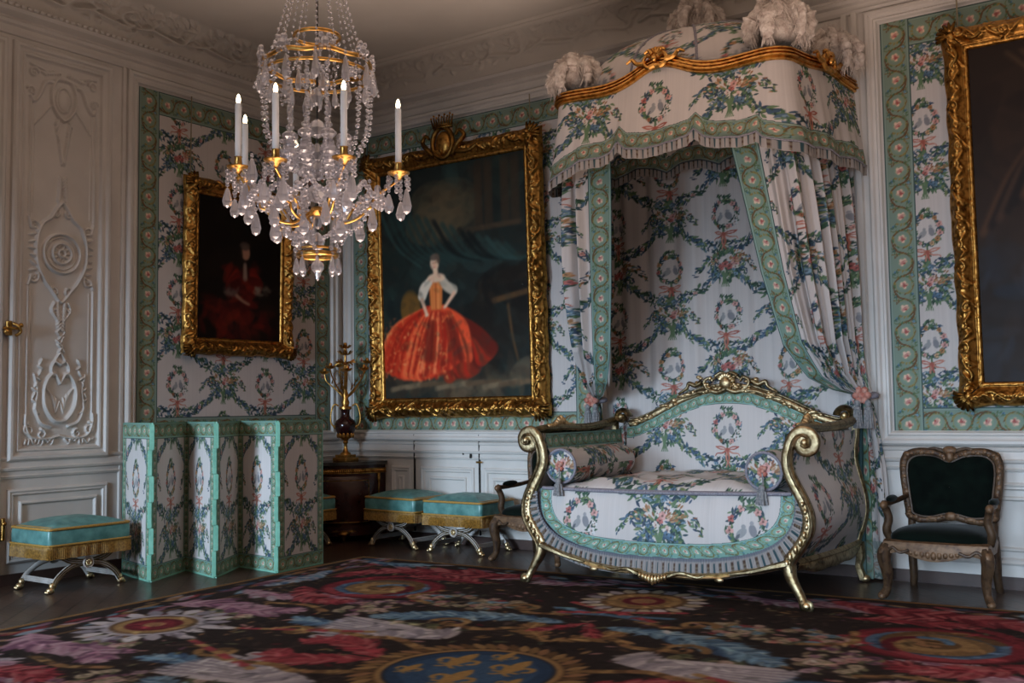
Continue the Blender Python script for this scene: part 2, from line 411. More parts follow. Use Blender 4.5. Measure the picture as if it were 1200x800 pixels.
def wreath(cv, x, y):
    for k in range(46):
        a = k * 2 * PI / 46; rx, ry = .098, .112
        px, py = x + rx * math.cos(a), y + ry * math.sin(a)
        cols = GREENS if rr.random() < .62 else BLUES
        for q in range(3):
            l = rr.uniform(.012, .026); q_ = .024 if rr.random() < .5 else .012
            cv.stamp(px + rr.uniform(-q_, q_), py + rr.uniform(-q_, q_), l, l * .32, a + PI / 2 + rr.uniform(-1, 1), rr.choice(cols), 1, True)
    for a in (-.25, .35, 3.3, 2.7, -1.2, 1.9, .9, 4.2, -.7): flower(cv, x + .1 * math.cos(a), y + .112 * math.sin(a), rr.uniform(.014, .026), PINKS if rr.random() < .7 else OCHRE)
    # pair of grey birds in the ring
    g = (.60, .61, .62)
    cv.stamp(x - .03, y - .03, .036, .021, .75, g); cv.stamp(x - .018, y + .006, .013, .013, 0, g); cv.stamp(x - .052, y - .052, .022, .009, .9, (.36, .38, .42), 1, True)
    cv.stamp(x + .035, y - .015, .022, .036, .25, (.52, .53, .56)); cv.stamp(x + .028, y + .026, .012, .013, 0, (.62, .62, .64))
    cv.stroke([(x, y - .11), (x, y - .16)], .006, .006, GREENS[2]); bow(cv, x, y - .17)
    for _ in range(14):
        a = rr.uniform(.5, 2.6); cv.stamp(x + rr.uniform(-.05, .05), y + .135 + rr.uniform(-.01, .03), .02, .006, a, rr.choice(GREENS), 1, True)
def bouquet(cv, x, y):
    for sg in (-1, 1):       # drooping side sprays
        for k in range(46):
            t = rr.random(); px, py = x + sg * (.08 + .20 * t), y + .02 + .05 * math.sin(t * 2.6) - .12 * t * t
            l = rr.uniform(.018, .032) * (1 - .35 * t); cols = GREENS if rr.random() < .55 else (BLUES if sg < 0 else BLUES + OCHRE)
            cv.stamp(px + rr.uniform(-.03, .03) * (1 - .5 * t), py + rr.uniform(-.045, .045) * (1 - .5 * t), l, l * .34, rr.uniform(-.9, .9) - sg * .5, rr.choice(cols), 1, True)
    leafspray(cv, x, y, 110, .15, GREENS, (.03, .062)); leafspray(cv, x - .09, y - .05, 34, .09, BLUES, (.025, .055)); leafspray(cv, x + .10, y - .03, 40, .09, BLUES + GREENS, (.025, .055))
    for _ in range(9): flower(cv, x + rr.uniform(-.06, .08), y + rr.uniform(-.05, .08), rr.uniform(.016, .028), PINKS)
    for _ in range(26):
        a = rr.uniform(.15, 1.3); d = rr.uniform(.07, .19); cv.stamp(x + d * math.cos(a), y + d * math.sin(a) * .75, .016, .006, a, rr.choice(OCHRE), 1, True)
    for _ in range(12):
        a = rr.uniform(1.9, 3.0); d = rr.uniform(.09, .19); cv.stamp(x + d * math.cos(a), y + d * math.sin(a) * .6, .016, .006, a, rr.choice(OCHRE + PINKS[:1]), 1, True)
    for _ in range(6): flower(cv, x + rr.uniform(-.15, .15), y + rr.uniform(-.09, -.01), rr.uniform(.012, .022), BLUES[1:])
    for k in range(5): cv.stroke([(x + (k - 2) * .012, y - .06), (x + (k - 2) * .005, y - .13), (x + (k - 2) * .014, y - .19)], .004, .003, GREENS[3])
def garland(cv, x0, y0, x1, y1, sag):
    n = 34
    for k in range(n):
        t = (k + .5) / n; x = x0 + (x1 - x0) * t; y = y0 + (y1 - y0) * t - sag * 4 * t * (1 - t)
        sl = math.atan2((y1 - y0) - sag * 4 * (1 - 2 * t), x1 - x0); thick = .018 + .040 * math.sin(PI * t)
        for q in range(6):
            l = rr.uniform(.016, .034); cols = BLUES if rr.random() < .45 else GREENS
            cv.stamp(x + rr.uniform(-.015, .015), y + rr.uniform(-thick, thick), l, l * .34, sl + rr.choice((-1, 1)) * rr.uniform(.3, 1.0), rr.choice(cols), 1, True)
        if k % 4 == 1: flower(cv, x, y + rr.uniform(-.01, .01), rr.uniform(.012, .02), BLUES[1:] if rr.random() < .75 else PINKS)
TW, TH = 1.06, 0.86
TILE = Canvas(TW, TH, .0025, (.83, .80, .785))
for (u, wv_, bv) in ((.265, .20, .63), (.795, .63, .20)):
    garland(TILE, u, bv - .03, u + .53, wv_ + .43 - .0, 0.0) if False else None
    garland(TILE, u + .03, bv - .02, u + TW - .03, bv - .02, .27)
    TILE.stroke([(u, bv + .1), (u + .004, bv + .19), (u, bv + .26)], .006, .005, GREENS[1])
    for _ in range(30): TILE.stamp(u + rr.uniform(-.02, .02), bv + rr.uniform(.12, .27), .018, .006, rr.uniform(.4, 2.7), rr.choice(GREENS), 1, True)
    wreath(TILE, u, wv_); bouquet(TILE, u, bv)
# faint weave streaks in the ground
TILE.a *= (1 + RNG.normal(0, .012, (1, TILE.W, 1)))
_l = TILE.a.mean(2, keepdims=True); TILE.a = TILE.a * .86 + _l * .14; _d = TILE.a.min(2, keepdims=True)
TILE.a = np.clip(TILE.a * .94 + .035, 0, .83)
def floral(u, v): return TILE.sample(u, v)

BW = 0.22
BORD = Canvas(.36, BW, .0025, (.50, .58, .52), True, False)
VINE = [(.50, .40, .20), (.42, .30, .18), (.58, .50, .26)]
for k in range(2):
    cx = .09 + .18 * k; hd = 1 if k == 0 else -1; cy = .11
    BORD.ring(cx, cy, .062, .062, .0035, (.55, .56, .40), a0=.6 * hd, a1=.6 * hd + 4.4); BORD.ring(cx, cy, .071, .071, .0028, VINE[0], a0=-.4, a1=3.0 if hd > 0 else 2.2)
    BORD.spiral(cx + .09, cy + hd * .062, .034, 1.2, 2.0 * hd, .003, .002, VINE[0], hand=hd); BORD.spiral(cx + .085, cy - hd * .058, .028, 1.1, -2.0 * hd, .003, .002, (.40, .45, .30), hand=-hd)
    BORD.stroke([(cx - .09, cy - hd * .05), (cx - .04, cy - hd * .072), (cx + .02, cy - hd * .07), (cx + .065, cy - hd * .02), (cx + .085, cy + hd * .035), (cx + .12, cy + hd * .062)], .006, .006, VINE[1])
    for _ in range(26):
        a = rr.uniform(0, 2 * PI); BORD.stamp(cx + .07 * math.cos(a), cy + .07 * math.sin(a), .014, .005, a + rr.uniform(.5, 2.2), rr.choice(VINE + [GREENS[2], (.34, .47, .33)]), 1, True)
    BORD.stamp(cx, cy, .038, .038, 0, (.53, .62, .53)); flower(BORD, cx, cy, .030, [(.80, .70, .64), (.78, .66, .58)])
    for _ in range(7): BORD.stamp(cx + rr.uniform(-.015, .015), cy + rr.uniform(-.015, .015), .009, .007, rr.random() * 3, rr.choice(PINKS[:1] + PINKS[2:3]))
    for sg in (-1, 1):
        bx, by = cx + .09, cy + sg * .062
        flower(BORD, bx + rr.uniform(-.02, .02), by, .011, BLUES[2:]); leafspray(BORD, bx, by, 6, .025, [(.33, .45, .34), (.27, .40, .36)], (.02, .03))
for sg, y0 in ((1, 0), (-1, BW)):
    yy = (np.arange(BORD.H) + .5) * BORD.res; d = yy if sg > 0 else BW - yy
    BORD.a[(d < .007)] = (.16, .25, .25); BORD.a[(d >= .007) & (d < .022)] = (.57, .65, .60); BORD.a[(d >= .022) & (d < .026)] = (.25, .36, .34)
def border(s, t, scale=1.0, tint=None):
    c = BORD.sample(np.asarray(s) / scale, np.clip(np.asarray(t) / scale, 0, BW))
    if tint is not None: c = np.clip(c * np.asarray(tint), 0, 1)
    return c
AQUA = (.95, 1.09, 1.11)
def fringe_col(s, t, per=.086):
    """s along, t 0 (header) .. 1 (tips)"""
    s, t = np.broadcast_arrays(np.asarray(s, float), np.asarray(t, float)); ph = np.mod(s / per, 1.0)
    c = np.ones(s.shape + (3,)) * (.66, .64, .63)
    k = (ph > .18) & (ph < .36) & (t > .22) & (t < .92); c[k] = (.22, .33, .36)
    k2 = (ph > .66) & (ph < .88) & (t > .22) & (t < .92); ban = (np.mod(t * 7, 1) > .5)
    c[k2 & ban] = (.34, .26, .22); c[k2 & ~ban] = (.50, .46, .40)
    c[(t < .10)] = (.48, .50, .54); c[(t > .10) & (t < .16)] = (.26, .33, .36)
    return c * (0.93 + .07 * np.sin(s * 900))[..., None]

# gilt relief for picture frames: u along, v across (0 outer .. band inner)
def frame_relief(band, per, seed):
    r2 = random.Random(seed); f = Canvas(per, band, .005, (0.0,), True, False)
    for k in range(2):
        x0 = per * k / 2; hd = 1 if k == 0 else -1; mid = band * .42
        f.spiral(x0 + per * .14, mid + hd * band * .10, per * .085, 1.4, PI * .5 * hd, .011, .006, dome=.020, hand=hd,
                 tail=[(x0 - per * .06, mid - hd * band * .2), (x0 + per * .04, mid + hd * band * .16)])
        f.spiral(x0 + per * .36, mid - hd * band * .10, per * .07, 1.3, -PI * .5 * hd, .010, .005, dome=.018, hand=-hd,
                 tail=[(x0 + per * .2, mid + hd * band * .24), (x0 + per * .3, mid + hd * band * .03)])
        for _ in range(9):
            f.stamp(x0 + r2.uniform(0, per / 2), mid + r2.uniform(-.3, .3) * band, r2.uniform(.014, .028), r2.uniform(.006, .010), r2.uniform(0, PI), 0, 1, True, .014)
    for _ in range(16): f.stamp(r2.uniform(0, per), band * r2.uniform(.80, .9), .010, .007, 0, 0, 1, False, .007)
    return f
# ------------------------------------------------------------------ camera
cam = bpy.data.cameras.new('camera'); co = bpy.data.objects.new('camera', cam); C.objects.link(co)
cam.sensor_width = 36; cam.lens = 36 * 1198.6 / 1200; cam.clip_start = .05; cam.clip_end = 100
ya, pi_, ro = -0.613, 0.0644, -0.014
fw = Vector((math.sin(ya) * math.cos(pi_), math.cos(ya) * math.cos(pi_), math.sin(pi_)))
r0 = Vector((math.cos(ya), -math.sin(ya), 0)); u0 = r0.cross(fw)
rv = math.cos(ro) * r0 + math.sin(ro) * u0; uv = -math.sin(ro) * r0 + math.cos(ro) * u0
co.matrix_world = Matrix(((rv.x, uv.x, -fw.x, 8.0867), (rv.y, uv.y, -fw.y, -8.2146), (rv.z, uv.z, -fw.z, 1.3656), (0, 0, 0, 1)))
sc.camera = co

# ------------------------------------------------------------------ room shell
RX, RY, RZ = 9.7, -9.4, 5.0     # right wall, front wall, ceiling
def slab(name, c, d, mat, parent=None): return struct(MB().box(c, d).build(name, mat, parent, smooth=False))
slab('floor', (RX / 2, RY / 2, -.05), (RX + .6, -RY + .6, .1), M['parquet'])
slab('ceiling', (RX / 2, RY / 2, RZ + .05), (RX + .6, -RY + .6, .1), M['plaster'])
slab('wall_back', (RX / 2, .1, RZ / 2), (RX + .4, .2, RZ), M['boiserie'])
slab('wall_left', (-.1, RY / 2, RZ / 2), (.2, -RY, RZ), M['boiserie'])
slab('wall_right', (RX + .1, RY / 2, RZ / 2), (.2, -RY, RZ), M['boiserie'])
# front wall with three tall windows
WX = [1.9, 4.85, 7.8]; WW, WZ0, WZ1 = 1.5, .25, 4.0
mb = MB(); xs = [0.0]
for x in WX: xs += [x - WW / 2, x + WW / 2]
xs.append(RX)
for k in range(0, len(xs), 2): mb.box(((xs[k] + xs[k + 1]) / 2, RY - .15, RZ / 2), (xs[k + 1] - xs[k], .3, RZ))
for x in WX:
    mb.box((x, RY - .15, WZ0 / 2), (WW, .3, WZ0)); mb.box((x, RY - .15, (WZ1 + RZ) / 2), (WW, .3, RZ - WZ1))
struct(mb.build('wall_front', M['boiserie'], smooth=False))
for k, x in enumerate(WX):
    w = MB(); y = RY - .18
    for sx in (-1, 1): w.box((x + sx * (WW / 2 - .035), y, (WZ0 + WZ1) / 2), (.07, .07, WZ1 - WZ0))
    w.box((x, y, (WZ0 + WZ1) / 2), (.06, .07, WZ1 - WZ0))
    for q in range(6): w.box((x, y, WZ0 + .035 + q * (WZ1 - WZ0 - .07) / 5), (WW, .06, .06))
    wo = struct(w.build('window_%d' % (k + 1), M['boiserie'], smooth=False))
    MB().box((x, y, (WZ0 + WZ1) / 2), (WW - .1, .008, WZ1 - WZ0 - .1)).build('window_pane', M['glass'], wo, smooth=False)

# a flat picture-frame moulding in a wall plane.  pl(a, z, out) -> world
def PL(a, z, o): return (0.0 + o, a, z)          # left wall: a = y
def PB(a, z, o): return (a, 0.0 - o, z)          # back wall: a = x
def rect_mould(mb, pl, a0, a1, z0, z1, prof):
    """prof: list of (inset, out)"""
    for (p, q) in (((a0, z0), (a1, z0)), ((a1, z0), (a1, z1)), ((a1, z1), (a0, z1)), ((a0, z1), (a0, z0))):
        d = np.array(q) - np.array(p); d = d / np.linalg.norm(d); nrm = np.array((-d[1], d[0]))
        G = np.zeros((2, len(prof), 3))
        for k, (ins, o) in enumerate(prof):
            for e, pt, sg in ((0, np.array(p), 1), (1, np.array(q), -1)):
                w = pt + nrm * ins + d * ins * sg; G[e, k] = pl(w[0], w[1], o)
        mb.grid(G, flip=(pl is PL))
def line_mould(mb, pl, a0, a1, prof):
    G = np.zeros((2, len(prof), 3))
    for e, a in enumerate((a0, a1)):
        for k, (z, o) in enumerate(prof): G[e, k] = pl(a, z, o)
    mb.grid(G, flip=(pl is PL))
BIG = [(0, 0), (.004, .03), (.02, .045), (.04, .045), (.055, .028), (.075, .022), (.085, .034), (.10, .03), (.112, .008), (.125, 0)]
THIN = [(0, 0), (.003, .012), (.012, .020), (.022, .020), (.03, .010), (.035, 0)]
SM = [(0, 0), (.004, .016), (.018, .024), (.034, .016), (.045, .018), (.055, .004), (.06, 0)]

# baseboards
mb = MB(); mb.box((RX / 2, -.012, .045), (RX, .024, .09)); struct(mb.build('baseboard_back', M['plinth'], smooth=False))
mb = MB(); mb.box((.012, RY / 2, .045), (.024, -RY, .09)); struct(mb.build('baseboard_left', M['plinth'], smooth=False))
# dado rail and mouldings, back and left wall
RAIL = [(.845, 0), (.85, .014), (.868, .022), (.875, .012), (.905, .014), (.915, .030), (.932, .036), (.94, .022), (.99, .014), (1.0, .024), (1.018, .028), (1.028, .012), (1.03, 0)]
mb = MB(); line_mould(mb, PB, 0, RX, RAIL)
struct(mb.build('trim_1', M['boiserie'], smooth=False))
mb = MB(); line_mould(mb, PL, RY, 0, RAIL); struct(mb.build('trim_2', M['boiserie'], smooth=False))
# dado panels
mb = MB()
for a0, a1 in ((.72, 1.0), (1.13, 1.83), (1.95, 3.0), (3.3, 5.6), (6.0, 7.7), (7.9, 9.5)):
    rect_mould(mb, PB, a0, a1, .17, .77, SM); rect_mould(mb, PB, a0 + .10, a1 - .10, .27, .67, THIN)
struct(mb.build('trim_3', M['boiserie'], smooth=False))
mb = MB()
for a0, a1 in ((-3.80, -2.90), (-2.70, -.15), (-6.6, -5.4), (-9.0, -6.8)):
    rect_mould(mb, PL, a0, a1, .17, .765, SM); rect_mould(mb, PL, a0 + .10, a1 - .10, .27, .665, THIN)
struct(mb.build('trim_4', M['boiserie'], smooth=False))
# frames round the silk panels (fielded mouldings)
mb = MB()
for a0, a1 in ((.181, 3.26), (5.927, 9.3)):
    rect_mould(mb, PB, a0 - .125, a1 + .125, 1.10 - .07, 4.36 + .125, BIG)
line_mould(mb, PB, 0.03, .06, [(1.03, 0), (1.03, .02), (4.5, .02), (4.5, 0)])
for a in (5.62, 5.70):
    G = np.array([[PB(a, z, 0), PB(a + .008, z, .03), PB(a + .05, z, .03), PB(a + .06, z, 0)] for z in (.09, 4.5)]); mb.grid(G)
struct(mb.build('trim_5', M['boiserie'], smooth=False))
mb = MB(); rect_mould(mb, PL, -2.622 - .125, -.203 + .125, 1.10 - .07, 4.36 + .125, BIG)
struct(mb.build('trim_6', M['boiserie'], smooth=False))

# ---- door at the far left of the left wall (only its gilt fittings show at the picture edge)
mb = MB(); rect_mould(mb, PL, -5.25, -3.86, .09, 4.45, BIG)
mb.box((.012, -4.55, 2.2), (.024, 1.2, 4.2)); rect_mould(mb, PL, -5.05, -4.05, 1.2, 4.2, SM)
dr = struct(mb.build('door_1', M['boiserie'], smooth=False))
mb = MB(); mb.box((.05, -3.83, 2.06), (.03, .05, .12), bevel=.008); mb.tube(catmull([(.06, -3.80, 2.10), (.09, -3.77, 2.075), (.085, -3.75, 2.03), (.06, -3.78, 2.0)], 6), .012, 8)
mb.ball((.08, -3.745, 2.085), .02); mb.ball((.075, -3.86, 2.03), .024); mb.tube([(.06, -3.88, 2.06), (.06, -3.74, 2.06)], .011, 8)
mb.build('door_handle', M['ormolu'], dr)
mb = MB(); mb.box((.04, -3.845, .455), (.03, .03, .18), bevel=.006); mb.ball((.06, -3.845, .5), .02); mb.build('door_bolt', M['ormolu'], dr)

# ---- jib door in the dado of the back wall: hairline joints, lock and hinge
mb = MB()
for x in (1.053, 1.902): mb.box((x, -.003, .60), (.006, .05, 1.0))
mb.box((1.478, -.004, 1.095), (.85, .03, .004))
d2 = struct(mb.build('door_2', M['dark'], smooth=False))
mb = MB(); mb.box((1.80, -.026, .885), (.022, .014, .045), bevel=.003); mb.build('door_lock', M['dark'], d2)
mb = MB(); mb.box((1.902, -.026, .825), (.07, .014, .018), bevel=.003); mb.build('door_hinge', M['ormolu'], d2)
mb = MB(); mb.ball((1.70, -.02, .905), .010, 8, 6); mb.build('door_knob', M['dark'], d2)

# ---- carved boiserie panel on the left wall
struct_panel = MB(); rect_mould(struct_panel, PL, -3.815, -2.905, .985, 4.45, BIG)
for a in (-2.80, -2.745):
    G = np.array([[PL(a, z, 0), PL(a + .006, z, .02), PL(a + .03, z, .02), PL(a + .036, z, 0)] for z in (.09, 4.5)]); struct_panel.grid(G, flip=True)
bp = struct(struct_panel.build('trim_7', M['boiserie'], smooth=False))
HF = Canvas(.70, 3.26, .005, (0.0,), False, False)     # local a (0..0.70), z from 1.08
def mir(fn):
    for sg in (1, -1): fn(lambda a: .35 + sg * a, sg)
def carve(X, sg):
    Z = lambda z: z - 1.08
    S = lambda pts, w0, w1=None, d=.016: HF.stroke([(X(a), Z(z)) for a, z in pts], w0, w1, None, 1, d)
    SP = lambda a, z, r, t, a0, h, w0=.012, w1=.007, d=.018: HF.spiral(X(a), Z(z), r, t, a0 if sg > 0 else PI - a0, w0, w1, None, d, h * sg)
    LF = lambda a, z, l, ang, w=.34, d=.016: HF.stamp(X(a), Z(z), l, l * w, ang if sg > 0 else PI - ang, 0, 1, True, d)
    # inner bead running up both sides, broken round the medallion
    S([(.295, 1.32), (.295, 2.42)], .009, .009, .013); S([(.295, 3.02), (.295, 4.0)], .009, .009, .013)
    S([(.262, 1.36), (.262, 2.40)], .005, .005, .007); S([(.262, 3.04), (.262, 3.98)], .005, .005, .007)
    # centre medallion cartouche
    S([(.0, 3.16), (.05, 3.10), (.10, 3.02), (.18, 2.95), (.225, 2.80), (.215, 2.62), (.15, 2.48), (.10, 2.42), (.04, 2.34), (0, 2.30)], .016, .012, .024)
    SP(.25, 2.93, .05, 1.4, -2.4, -1); SP(.25, 2.50, .05, 1.4, 2.4, 1); SP(.06, 3.06, .035, 1.2, 2.6, 1); SP(.07, 2.40, .035, 1.2, -2.6, -1)
    S([(.295, 3.0), (.27, 2.93), (.21, 2.9)], .014, .008); S([(.295, 2.44), (.27, 2.5), (.21, 2.53)], .014, .008)
    for k in range(9):
        t = k / 8; LF(.015 + .02 * (1 - t), 3.16 + .20 * t, .035, 1.2 - .3 * t); LF(.015 + .02 * (1 - t), 2.30 - .22 * t, .035, -1.2 + .3 * t)
    for k in range(6): LF(.24 + .02 * rr.random(), 2.56 + .06 * k, .04, rr.uniform(-.6, .6))
    S([(.06, 2.30), (.085, 2.24), (.05, 2.18), (.02, 2.14)], .012, .008, .02); SP(.05, 2.22, .03, 1.0, 0, 1)
    # top drop: oval with ribbons and corner scrolls
    S([(.0, 4.22), (.07, 4.20), (.11, 4.10), (.10, 3.98), (.05, 3.90), (0, 3.86)], .016, .014, .024)
    S([(.11, 4.18), (.17, 4.16), (.22, 4.04), (.27, 3.98), (.30, 4.02)], .020, .014, .022)
    SP(.27, 4.22, .045, 1.3, 2.8, -1); S([(.30, 4.29), (.20, 4.27), (.12, 4.24)], .012, .007); SP(.29, 4.06, .04, 1.2, .5, 1)
    for k in range(12):
        t = k / 11; LF(.05 * (1 - t) + .01, 3.84 - .33 * t, .034, -1.0 - .5 * t, .4, .018)
    for k in range(7): LF(.05 + .022 * k, 4.27 - .006 * k, .03, .2 + .3 * rr.random())
    for k in range(6): LF(.13 + .024 * k, 3.95 - .03 * k, .03, -.9, .3, .010)
    # bottom shield: heart cartouche with branches
    S([(0, 1.30), (.06, 1.32), (.13, 1.42), (.145, 1.55), (.11, 1.66), (.05, 1.70), (0, 1.62)], .017, .013, .026)
    S([(.0, 1.78), (.05, 1.80), (.08, 1.74), (.06, 1.68)], .014, .010, .022); S([(0, 1.88), (.03, 1.84), (.05, 1.80)], .010, .008)
    S([(.08, 1.26), (.17, 1.30), (.215, 1.42), (.20, 1.56), (.23, 1.70)], .013, .008, .02)
    for k in range(10):
        t = k / 9; LF(.20 + .03 * math.sin(t * 5), 1.38 + .42 * t, .034, 1.2 + (.8 if k % 2 else -.6), .36)
    SP(.27, 1.24, .05, 1.5, 1.5, -1); SP(.16, 1.20, .04, 1.3, 1.6, 1); S([(.30, 1.36), (.30, 1.28), (.25, 1.18), (.12, 1.16), (0, 1.18)], .014, .010, .02)
    for k in range(9): LF(.06 + .03 * k, 1.13 + .02 * rr.random(), .032, rr.uniform(.3, 2.6))
    for k in range(6): LF(.03 * rr.random(), 1.90 + .035 * k, .03, 1.57 + rr.choice((-.7, .7)), .3)
    for k in range(5): LF(.02 + .018 * k, 1.42 + .03 * k, .06, 1.9 - .25 * k, .2, .010)
mir(carve)
for r_, w_, d_ in ((.165, .012, .022), (.135, .006, .012), (.085, .012, .022), (.03, .012, .02)): HF.ring(.35, 2.72 - 1.08, r_, r_, w_, dome=d_)
for k in range(10): HF.stamp(.35 + .06 * math.cos(k * .628), 1.64 + .06 * math.sin(k * .628), .02, .009, k * .628, 0, 1, True, .012)
HF.ring(.35, 4.04 - 1.08, .07, .105, .007, dome=.016); HF.stamp(.35, 2.96, .055, .09, 0, 0, 1, False, .02)
na, nz = 141, 653
A, Z_ = np.meshgrid(np.linspace(0, .70, na), np.linspace(0, 3.26, nz), indexing='ij')
h = HF.sample(A, Z_)[..., 0]
P = np.stack([.002 + h * 1.5, A - 3.36 - .35, Z_ + 1.08], -1)
link_mesh('panel_carving', P.reshape(-1, 3), grid_faces(na, nz), M['boiserie'], bp)

# ---- cornice and carved cove
def cove_prof(n=40, d=.36, z0=4.70, z1=RZ):
    t = np.linspace(0, PI / 2, n); return np.stack([d * (1 - np.cos(t)) + .10 * (1 - t / (PI / 2)), z0 + (z1 - z0) * np.sin(t)], 1)
CORN = [(4.485, 0), (4.49, .02), (4.515, .03), (4.52, .012), (4.56, .016), (4.575, .04), (4.60, .05), (4.615, .03), (4.63, .03), (4.645, .06), (4.66, .09), (4.685, .11), (4.70, .10)]
for nm, pl, a0, a1 in (('trim_8', PB, 0, RX), ('trim_9', PL, RY, 0)):
    mb = MB(); line_mould(mb, pl, a0, a1, CORN)
    o = struct(mb.build(nm, M['boiserie'], smooth=False))
    # carved cove
    per = 2.4; H = Canvas(per, .62, .008, (0.0,), True, False); r2 = random.Random(5)
    strong = .085 if pl is PL else .032
    for k in range(4):
        x0 = per * k / 4; hd = 1 if k % 2 == 0 else -1
        H.spiral(x0 + .17, .34, .12, 1.6, 1.2 * hd, .035, .014, dome=strong, hand=hd, tail=[(x0 - .2, .25), (x0 - .02, .2), (x0 + .14, .18)])
        H.spiral(x0 + .43, .40, .085, 1.3, -1.2 * hd, .026, .012, dome=strong, hand=-hd, tail=[(x0 + .26, .2), (x0 + .38, .26)])
        for _ in range(26):
            H.stamp(x0 + r2.uniform(0, .6), r2.uniform(.12, .58), r2.uniform(.03, .085), r2.uniform(.012, .022), r2.uniform(-.4, 2.6), 0, 1, True, strong * r2.uniform(.5, 1))
    n = 46; pr = cove_prof(n)
    dd = np.r_[0, np.cumsum(np.linalg.norm(np.diff(pr, axis=0), axis=1))]; dd = dd / dd[-1] * .62
    tn = np.gradient(pr, axis=0); tn /= np.linalg.norm(tn, axis=1, keepdims=True); nn = np.stack([tn[:, 1], -tn[:, 0]], 1)
    lo, hi = (0.0, 9.7) if pl is PB else (-6.0, 0.0)
    m_ = int((hi - lo) / .016); aa = np.linspace(lo, hi, m_)
    h = H.sample(*np.meshgrid(aa, dd, indexing='ij'))[..., 0]
    o2 = pr[None, :, 0] + nn[None, :, 0] * h; z2 = np.minimum(pr[None, :, 1] + nn[None, :, 1] * h, RZ - .0005)
    a2 = np.broadcast_to(aa[:, None], o2.shape)
    P = np.stack([a2, -o2, z2], -1) if pl is PB else np.stack([o2, a2, z2], -1)
    link_mesh('cove_carving', P.reshape(-1, 3), grid_faces(m_, n), M['plaster'], o)
    if pl is PB:
        mb = MB(); line_mould(mb, pl, a0, a1, [(RZ - .001, .30), (RZ - .03, .33), (RZ - .045, .36), (RZ - .035, .385), (RZ - .02, .40), (RZ - .022, .43), (RZ - .001, .45)])
        mb.build('ceiling_moulding', M['plaster'], o, smooth=False)
    else:   # row of beads under the cove
        mb = MB()
        for y in np.arange(-5.0, 0, .055): mb.ball((.112, y, 4.705), (.016, .022, .018), 6, 4)
        mb.build('bead_row', M['boiserie'], o)

# ------------------------------------------------------------------ silk wall panels
def silk_panel(name, label, pl, a0, a1, z0, z1, u0, v0, du=1.0, tint=None):
    t = thing(name, label, 'wall hanging', pl((a0 + a1) / 2, z0, 0)); org = pl((a0 + a1) / 2, z0, 0)
    st = .007
    def g(b0, b1, c0, c1, fn):
        A, Z = np.meshgrid(np.linspace(b0, b1, max(3, int((b1 - b0) / st))), np.linspace(c0, c1, max(3, int((c1 - c0) / st))), indexing='ij')
        P = np.stack(np.broadcast_arrays(*[np.asarray(q, float) for q in pl(A, Z, .006)]), -1)
        c = fn(A, Z)
        if pl is PL: P = P[:, ::-1]; c = c[:, ::-1]
        return P, c
    w = BW
    paint = g(a0 + w, a1 - w, z0 + w, z1 - w, lambda A, Z: floral(A * du + u0, Z + v0))
    multi_paint('silk_field', [paint], M['silk'], t, org)
    bs = [g(a0, a0 + w, z0, z1, lambda A, Z: border(Z - z0, A - a0)), g(a1 - w, a1, z0, z1, lambda A, Z: border(Z - z0, a1 - A)),
          g(a0 + w, a1 - w, z0, z0 + w, lambda A, Z: border(A - a0 - .04, Z - z0)), g(a0 + w, a1 - w, z1 - w, z1, lambda A, Z: border(A - a0 - .04, z1 - Z))]
    multi_paint('silk_border', bs, M['border'], t, org)
    return t
silk_panel('silk_wall_panel', 'floral silk wall hanging with green rose border on the left wall behind the folding screen', PL, -2.622, -.203, 1.10, 4.36, 2.18 + .795 - .0, .86 * 2 - 1.0)
silk_panel('silk_wall_panel', 'floral silk wall hanging with green border on the back wall behind the large crowned painting', PB, .181, 3.26, 1.10, 4.36, .265 - .53 * 0 + .53, .25)
silk_panel('silk_wall_panel', 'floral silk wall hanging with green border behind the dark painting right of the bed', PB, 5.927, 9.30, 1.10, 4.36, -6.22 + .265, .10)
